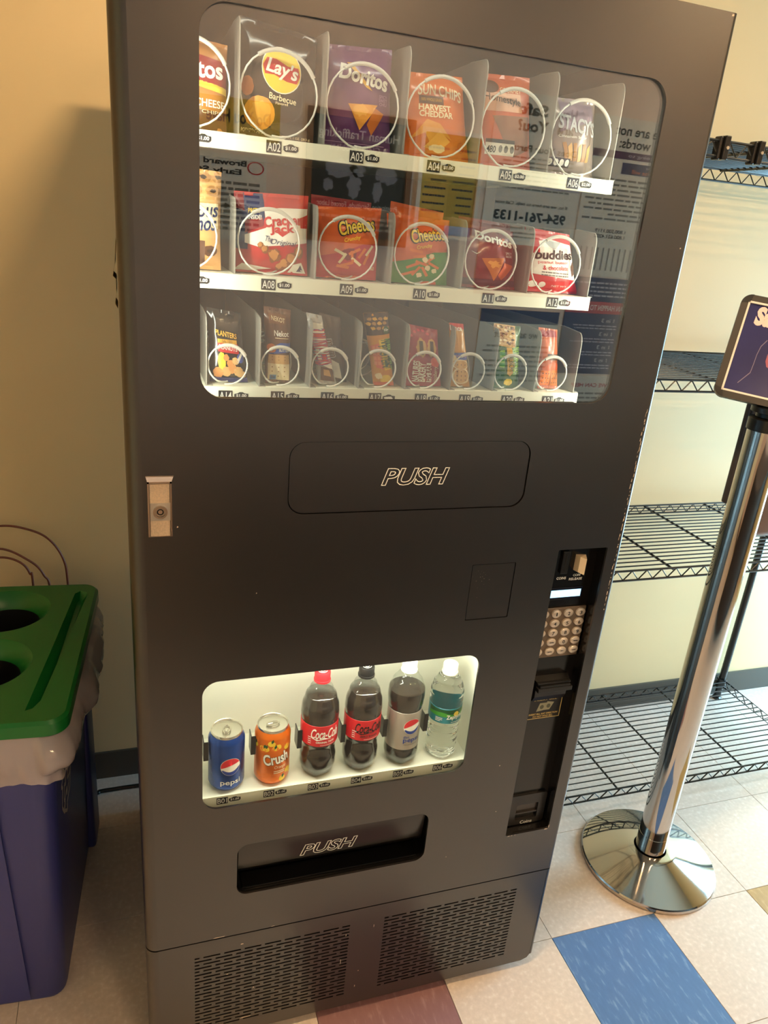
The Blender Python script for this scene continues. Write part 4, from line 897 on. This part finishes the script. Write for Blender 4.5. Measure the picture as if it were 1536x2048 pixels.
hand = [(.148,.145),(.135,.140),(.124,.128),(.120,.112),(.120,.098),(.128,.086),(.150,.080),(.20,.078),(.235,.09),(.235,.125),(.205,.150),(.175,.154)]
hand = [((x-fr)*.62+fr+.004, y) for x, y in hand]
P.poly(hand, mat('sign_hand', (168,88,110), .4), 1).poly([(x*.9+.018, y*.86+.016) for x, y in hand], mat('sign_hand_light', (214,136,140), .4), 2)
pl = [(.060,.038),(.090,.066),(.092,.086),(.093,.108),(.098,.128),(.112,.144)]; pl = [((x-fr)*.62+fr, y) for x, y in pl]
for (xa,ya),(xb,yb) in zip(pl, pl[1:]):
    P.poly([(xa-.0006,ya+.0006),(xb-.0006,yb+.0006),(xb+.0006,yb-.0006),(xa+.0006,ya-.0006)], mat('sign_line', (128,118,150), .4), 1)
P.build('sign_print', pan, lambda a, c, o: sg(a, c, -.002+o), None, .0003)
b = MB().tube([(px, py, 1.31), tuple(sg(SW/2, .03, -.012))], .012, 10); b.rbox(px-.02, px+.02, py-.02, py+.02, 1.312, 1.322, .002); b.build('sign_bracket', M_bpl, SS, 40)

# ------------------------------------------------------------------ recycling bin
M_bin = mat('bin_blue_plastic', (56,62,130), .4, bump=(500,.04)); M_lid = mat('lid_green_plastic', (18,112,44), .32)
BN = thing('recycling_bin', 'blue recycling bin with green two-hole lid and clear liner', 'recycling bin', (-.28, .43, 0))
def ring_pts(x0, x1, y0, y1, r, z, n=6): return [(x, y, z) for x, y in rrect(x0, x1, y0, y1, r, n)]
lev = [(-.388,-.150,.196,.640,.030,0.0),(-.390,-.147,.190,.648,.034,.012),(-.402,-.132,.184,.665,.036,.55),(-.412,-.116,.180,.685,.036,.69)]
b = MB(); vs = []; fs = []
for l in lev: vs += ring_pts(*l)
n = len(vs)//len(lev)
for a in range(len(lev)-1): fs += [(a*n+k, a*n+(k+1)%n, (a+1)*n+(k+1)%n, (a+1)*n+k) for k in range(n)]
fs.append(tuple(range(n))[::-1]); b.add(vs, fs)
# moulded corner panels on the front face, flared ends
b.add([(-.405,.1815,.56),(-.232,.1815,.56),(-.222,.186,.09),(-.222,.190,.02),(-.395,.190,.02),(-.405,.176,.56),(-.232,.176,.56),(-.214,.183,.02),(-.395,.183,.02)], [(0,1,6,5),(5,6,7,8),(1,3,7,6)])
b.rbox(-.162, -.128, .596, .688, .006, .66, .010, 3)
b.build('bin_body', M_bin, BN, 35)
P = Print()
for a0 in (90, 210, 330):
    c, s = math.cos(math.radians(a0)), math.sin(math.radians(a0)); R2 = lambda x, y: (.31+(x*s+y*c)*.085, .475+(-x*c+y*s)*.085)
    out = [(-.30,.62),(.18,.66),(.52,.28),(.72,.38),(.62,-.18),(.10,.05),(.30,.15),(.05,.42),(-.15,.40)]
    for (p, q) in zip(out, out[1:]+out[:1]):
        A, B_ = R2(*p), R2(*q); d = Vector((B_[0]-A[0], B_[1]-A[1])); d.normalize(); k = (-d.y*.0036, d.x*.0036)
        P.poly([(A[0]-k[0],A[1]-k[1]),(B_[0]-k[0],B_[1]-k[1]),(B_[0]+k[0],B_[1]+k[1]),(A[0]+k[0],A[1]+k[1])], mat('recycle_mark', (190,184,184), .5), 0)
P.build('recycling_mark', BN, lambda y, z, o: (-.147+(z-.012)/.538*.015+o+.0012, y, z), None)
LX0, LX1, LY0, LY1, LZ = -.468, -.096, .166, .715, .735
b = MB(); H1, H2 = (-.285, .590), (-.285, .372); RO = .096
groove = [(-.117,.665),(-.117,.655),(-.150,.235),(-.160,.212),(-.172,.206),(-.160,.400),(-.146,.662),(-.135,.674)]
hplate(b, [rrect(LX0+.006, LX1-.006, LY0+.006, LY1-.006, .032, 8), circle(*H1, RO, 48), circle(*H2, RO, 48), groove], LZ-.004, .004)
o1 = rrect(LX0+.006, LX1-.006, LY0+.006, LY1-.006, .032, 8); o2 = rrect(LX0, LX1, LY0, LY1, .038, 8); n = len(o1)
b.add([(x,y,LZ) for x,y in o1]+[(x,y,LZ-.006) for x,y in o2]+[(x,y,LZ-.030) for x,y in o2]+[(x,y,LZ-.030) for x,y in o1],
      [(a*n+k, (a+1)*n+k, (a+1)*n+(k+1)%n, a*n+(k+1)%n) for a in range(3) for k in range(n)])
for hx, hy in (H1, H2): b.lathe([(RO,0),(RO-.004,-.002),(.073,-.030),(.071,-.036)], hx, hy, LZ, 48)
gl = [Vector((x,y)) for x,y in groove]; gc = sum(gl, Vector((0,0)))/len(gl); n = len(groove)
g2 = [(gc.x+(p.x-gc.x)*.35+.004, gc.y+(p.y-gc.y)*.94) for p in gl]
b.add([(x,y,LZ) for x,y in groove]+[(x,y,LZ-.020) for x,y in g2], [(k,(k+1)%n,n+(k+1)%n,n+k) for k in range(n)]+[tuple(range(n,2*n))])
lid = b.build('lid', M_lid, BN, 35)
for hx, hy in (H1, H2): MB().lathe([(.0710,-.036),(.0705,-.040),(.066,-.22),(.0005,-.22)], hx, hy, LZ, 40).build('hole_shade', mat('hole_shade_black', (12,12,12), .5), lid, 40)  # black tubes added in the holes as the deep shade inside the bin
# clear liner hanging out from under the lid, gathered in folds
M_liner2 = glassy('liner_film', (240,236,240), 1.5, .12, .55, (226,214,214))
path = rrect(-.416, -.110, .172, .692, .038, 10)
dn = []
for k in range(len(path)):
    x0, y0 = path[k]; x1, y1 = path[(k+1)%len(path)]; m_ = max(1, int(math.hypot(x1-x0, y1-y0)/.006))
    dn += [(x0+(x1-x0)*q/m_, y0+(y1-y0)*q/m_) for q in range(m_)]
n = len(dn); vs = []; fs = []; NL = 9
ccx, ccy = -.269, .432
for r in range(NL):
    t = r/(NL-1)
    for k, (x, y) in enumerate(dn):
        dx, dy = x-ccx, y-ccy; L = math.hypot(dx, dy); s = k/n*2*PI
        drop = .105+.016*math.sin(3*s+1)+.010*math.sin(7*s)
        if x > -.15 and y > .25: drop += .05*math.sin((y-.25)/.44*PI)
        bul = .010*math.sin(PI*min(1, t*1.3))+.010*noise.noise(Vector((x*16, y*16, t*2.2)))*t+.007*noise.noise(Vector((x*45, y*45, t*3)))*(.3+t)
        if x > -.15: bul += .040*math.sin(PI*min(1,t*1.2))*(.75+.5*noise.noise(Vector((y*12, t*2, 4))))
        vs.append((x+dx/L*bul, y+dy/L*bul, .706-drop*t))
for r in range(NL-1): fs += [(r*n+k, r*n+(k+1)%n, (r+1)*n+(k+1)%n, (r+1)*n+k) for k in range(n)]
MB().add(vs, fs).build('bin_liner', M_liner2, BN, 80)
BN.rotation_euler = (0, 0, -.073); BN.location.x -= .005

# ------------------------------------------------------------------ cords, note
M_cord = mat('brown_cord', (116,62,44), .4)
def spline(pts, n=10):
    out = []; P_ = [Vector(p) for p in pts]
    for i in range(len(P_)-1):
        p0, p1, p2, p3 = P_[max(i-1,0)], P_[i], P_[i+1], P_[min(i+2,len(P_)-1)]
        for k in range(n):
            t = k/n; out.append(.5*((2*p1)+(p2-p0)*t+(2*p0-5*p1+4*p2-p3)*t*t+(3*p1-p0-3*p2+p3)*t**3))
    out.append(P_[-1]); return out
for pts, lb in (([(-.160,.835,.004),(-.164,.838,.45),(-.166,.840,.66),(-.172,.840,.737),(-.201,.840,.795),(-.245,.840,.825),(-.311,.840,.839),(-.40,.840,.815),(-.47,.838,.70),(-.48,.835,.30),(-.48,.835,.004)],'outermost and tallest brown cord loop rising behind the green bin lid'),
                ([(-.195,.828,.004),(-.205,.830,.60),(-.222,.830,.705),(-.262,.830,.753),(-.318,.830,.782),(-.39,.830,.765),(-.44,.828,.62),(-.45,.826,.004)],'middle brown cord loop rising behind the green bin lid'),
                ([(-.245,.818,.004),(-.246,.820,.64),(-.252,.820,.715),(-.277,.820,.750),(-.322,.820,.762),(-.385,.820,.74),(-.415,.818,.55),(-.42,.816,.004)],'innermost and shortest brown cord loop behind the green bin lid')):
    tag(own(MB().tube(spline(pts, 12), .0030, 8).build('cord_loop', M_cord, None, 80)), lb, 'cord', 'brown cord loops behind the bin')
tag(own(MB().tube(spline([(-.60,.78,.006),(-.35,.795,.006),(-.1454,.793,.006),(-.1186,.8016,.006),(-.0773,.8031,.006),(-.0215,.8037,.006),(.10,.80,.006),(.22,.775,.006)], 10), .0052, 8).build('power_cord', mat('black_cord', (16,15,14), .4), None, 80)), 'black power cord lying on the floor along the wall beside the bin', 'cord')
b = MB(); vs = []
for z, x in ((1.565,-.0008),(1.535,-.0030),(1.520,-.0062),(1.516,-.0022),(1.497,-.0026),(1.484,-.0045),(1.478,-.0015)): vs += [(x, .040, z), (x, .120, z)]
nv = len(vs); vs += [(x-.0004, y, z) for x, y, z in vs]
b.add(vs, [(2*k,2*k+1,2*k+3,2*k+2) for k in range(6)]+[(nv+2*k,nv+2*k+2,nv+2*k+3,nv+2*k+1) for k in range(6)]+[(2*k,2*k+2,nv+2*k+2,nv+2*k) for k in range(6)])
tag(own(b.build('paper_note', mat('note_paper', (214,186,130), .7))), 'curled paper note stuck to the left side of the vending machine', 'paper note')

# ------------------------------------------------------------------ posters on the wall behind the camera (seen in the window's reflection)
YW = FY0
def poster(name, label, x0, x1, z0, z1, base, P, frame=None, th=.004):
    t = thing(name, label, 'poster', ((x0+x1)/2, YW, z0), 'posters on the facing wall')
    b = MB().box(x0, x1, YW+.0005, YW+th, z0, z1); b.build('sheet', base, t)
    if frame:
        m, fw = frame; b = MB()
        b.box(x0-fw, x0, YW+.0005, YW+.016, z0-fw, z1+fw); b.box(x1, x1+fw, YW+.0005, YW+.016, z0-fw, z1+fw); b.box(x0, x1, YW+.0005, YW+.016, z0-fw, z0); b.box(x0, x1, YW+.0005, YW+.016, z1, z1+fw)
        b.build('poster_frame', m, t)
    P.build('poster_print', t, lambda u, v, o: (x1-(x1-x0)*u, YW+th+o, z0+(z1-z0)*v), None)
M_pw = mat('poster_white', (232,226,220), .5); M_pl = mat('poster_lilac', (196,188,204), .5); M_pk = mat('poster_black', (22,20,24), .4); M_py = mat('poster_yellow', (214,176,64), .5); M_pn = mat('poster_navy', (44,40,92), .45)
K, R_, GR = I['black'], I['red'], I['grey']
P = Print().text('Do You Have', .30, .55, .46, .34, K, bold=.02).text('Questions?', .78, .55, .36, .34, K, bold=.02)
poster('poster', 'gold banner poster with black question lettering', .06, .565, 1.866, 1.998, M_py, P)
P = Print().ell(.10,.86,.075,.075,R_,1).ell(.10,.86,.062,.062,M_pw,2).text('Broward County', .55, .89, .74, .085, K, bold=.03).text('Early Steps', .50, .79, .55, .085, K, bold=.03).lines(.06,.94,.10,.70,9,GR,seed=1).text('754-', .30, .40, .25, .06, K, bold=.02)
poster('poster', 'white early childhood services poster with a small red circle logo', .10, .520, 1.515, 1.815, M_pw, P)
P = Print().text('Human Trafficking', .52, .86, .84, .10, I['silver'], bold=.01).text('A Global Problem', .52, .76, .6, .06, I['silver'])
mapm = mat('map_grey', (120,122,140), .5)
for k,(u,v,a,c) in enumerate(((.22,.56,.12,.07),(.30,.42,.05,.09),(.52,.58,.08,.05),(.55,.45,.07,.10),(.70,.58,.16,.08),(.82,.44,.06,.05),(.40,.64,.04,.03))): P.blob(u,v,a,c,mapm,1,j=.25,seed=k+3,n=24)
P.text('Prostitution, Servitude, Forced Labor', .5, .28, .86, .055, I['silver'], bold=.01).lines(.1,.9,.06,.20,3,GR,seed=8)
poster('poster', 'black world map awareness poster in a wooden frame', .690, 1.075, 1.560, 1.985, M_pk, P, (mat('frame_wood', (120,78,42), .5), .022))
P = Print().rect(.0,.5,.10,.95,mat('poster_ochre',(190,160,40),.5),0).lines(.06,.46,.2,.9,9,K,seed=2,th=.25).lines(.55,.95,.2,.9,9,K,seed=3,th=.25).rect(.0,.5,.0,.10,I['sky'],1).rect(.5,1,.0,.1,I['dorange'],1)
poster('poster', 'yellow two-column text notice in a pale frame', 1.140, 1.385, 1.600, 1.975, M_py, P, (M_pw, .016))
P = Print().rect(.0,.38,.56,.98,M_pl,0).text('How', .27, .925, .22, .055, K, bold=.03).text('Safe', .62, .925, .30, .055, K, bold=.03).text('are', .26, .845, .17, .040, K, bold=.03).text('You?', .60, .850, .32, .055, K, bold=.03)
P.text('Does Your Partner:', .50, .745, .80, .032, K, bold=.02).lines(.12,.90,.54,.71,8,GR,seed=4,th=.35).text('If so, we are here to help. Call now', .50, .475, .78, .022, K, bold=.01).text('954-761-1133', .50, .415, .78, .052, K, bold=.04).text('Women in Distress of Broward County', .5, .355, .8, .020, K).lines(.3,.7,.30,.34,2,GR,seed=5,th=.4).rect(0,1,.0,.27,mat('poster_rose',(206,120,110),.5),0)
poster('poster', 'white and lilac safety helpline poster with a large phone number', 1.430, 1.875, 1.375, 2.165, M_pw, P)
P = Print().text('These are not', .40, .925, .70, .060, K, bold=.02).text('just', .19, .850, .19, .060, I['dorange'], bold=.03).text('words:', .52, .850, .34, .060, K, bold=.02).rect(.05,.95,.755,.80,ink('plumbar',(86,40,84)),1).text('I am going to', .35, .777, .44, .026, M_pl, 3)
P.rect(.0,.62,.665,.735,M_pn,1).text('I have you', .2, .715, .3, .026, M_pl, 3).text('no one else will', .28, .685, .44, .026, I['orange'], 3).lines(.04,.96,.36,.64,9,GR,seed=6,th=.4).text('FCADV', .20, .285, .26, .045, K, shear=.2, bold=.01).text('1.800.500.1119', .62, .30, .34, .024, K, bold=.02).text('1.800.621.4202', .62, .265, .34, .024, K, bold=.02)
for k in range(11): P.rect(.28+.062*k,.295+.062*k,.04,.19,GR,1)
poster('poster', 'white words awareness poster with purple speech bars', 1.885, 2.350, 1.485, 2.130, M_pw, P)
P = Print().rect(0,1,.84,1,M_pn,1).text('So we ask about', .45, .70, .7, .09, K, shear=.1).lines(.08,.92,.08,.58,8,GR,seed=7,th=.4)
poster('poster', 'white notice with a navy header bar below the helpline poster', 1.480, 1.875, .960, 1.315, M_pw, P)
P = Print().lines(.08,.92,.80,.97,4,M_pl,seed=8,th=.4).rect(0,1,.64,.76,R_,1).text('CAN HAPPEN TO ANYONE', .5, .70, .9, .055, M_pw, 3, bold=.02)
for k in range(4): P.text('1 in 3', .3, .57-.14*k, .2, .04, M_pw, 2).lines(.15,.85,.47-.14*k,.53-.14*k,2,M_pl,seed=10+k,th=.4)
poster('poster', 'navy statistics poster with a red banner line', 1.900, 2.240, 1.040, 1.478, M_pn, P)
P = Print().text('WE CAN HELP', .5, .88, .5, .05, R_, 2, bold=.02).lines(.08,.92,.45,.80,6,GR,seed=20,th=.4)
for k in range(12): P.rect(.08+.07*k,.10+.07*k,.03,.38,GR,1)
poster('poster', 'white tear-off help notice under the navy poster', 1.900, 2.300, .660, 1.030, M_pw, P)

# ------------------------------------------------------------------ unseen dark furniture added behind the camera so the black door reflects dark
M_added_desk = mat('added_desk_dark_walnut', (44,30,24), .45, nz=(30,.2), stretch=(.3,1,1))
DK = thing('added_dark_desk', 'unseen long dark wooden table added under the posters to darken the door reflection', 'added_dark_desk', (1.35, -1.6, 0))
MB().rbox(.20, 2.90, -1.985, -1.28, .715, .745, .004).build('added_desk_top', M_added_desk, DK)
MB().box(.24, 2.86, -1.33, -1.31, .06, .715).build('added_desk_front', M_added_desk, DK)
for x in (.24, 2.82): MB().box(x, x+.04, -1.97, -1.31, 0, .715).build('added_desk_side', M_added_desk, DK)
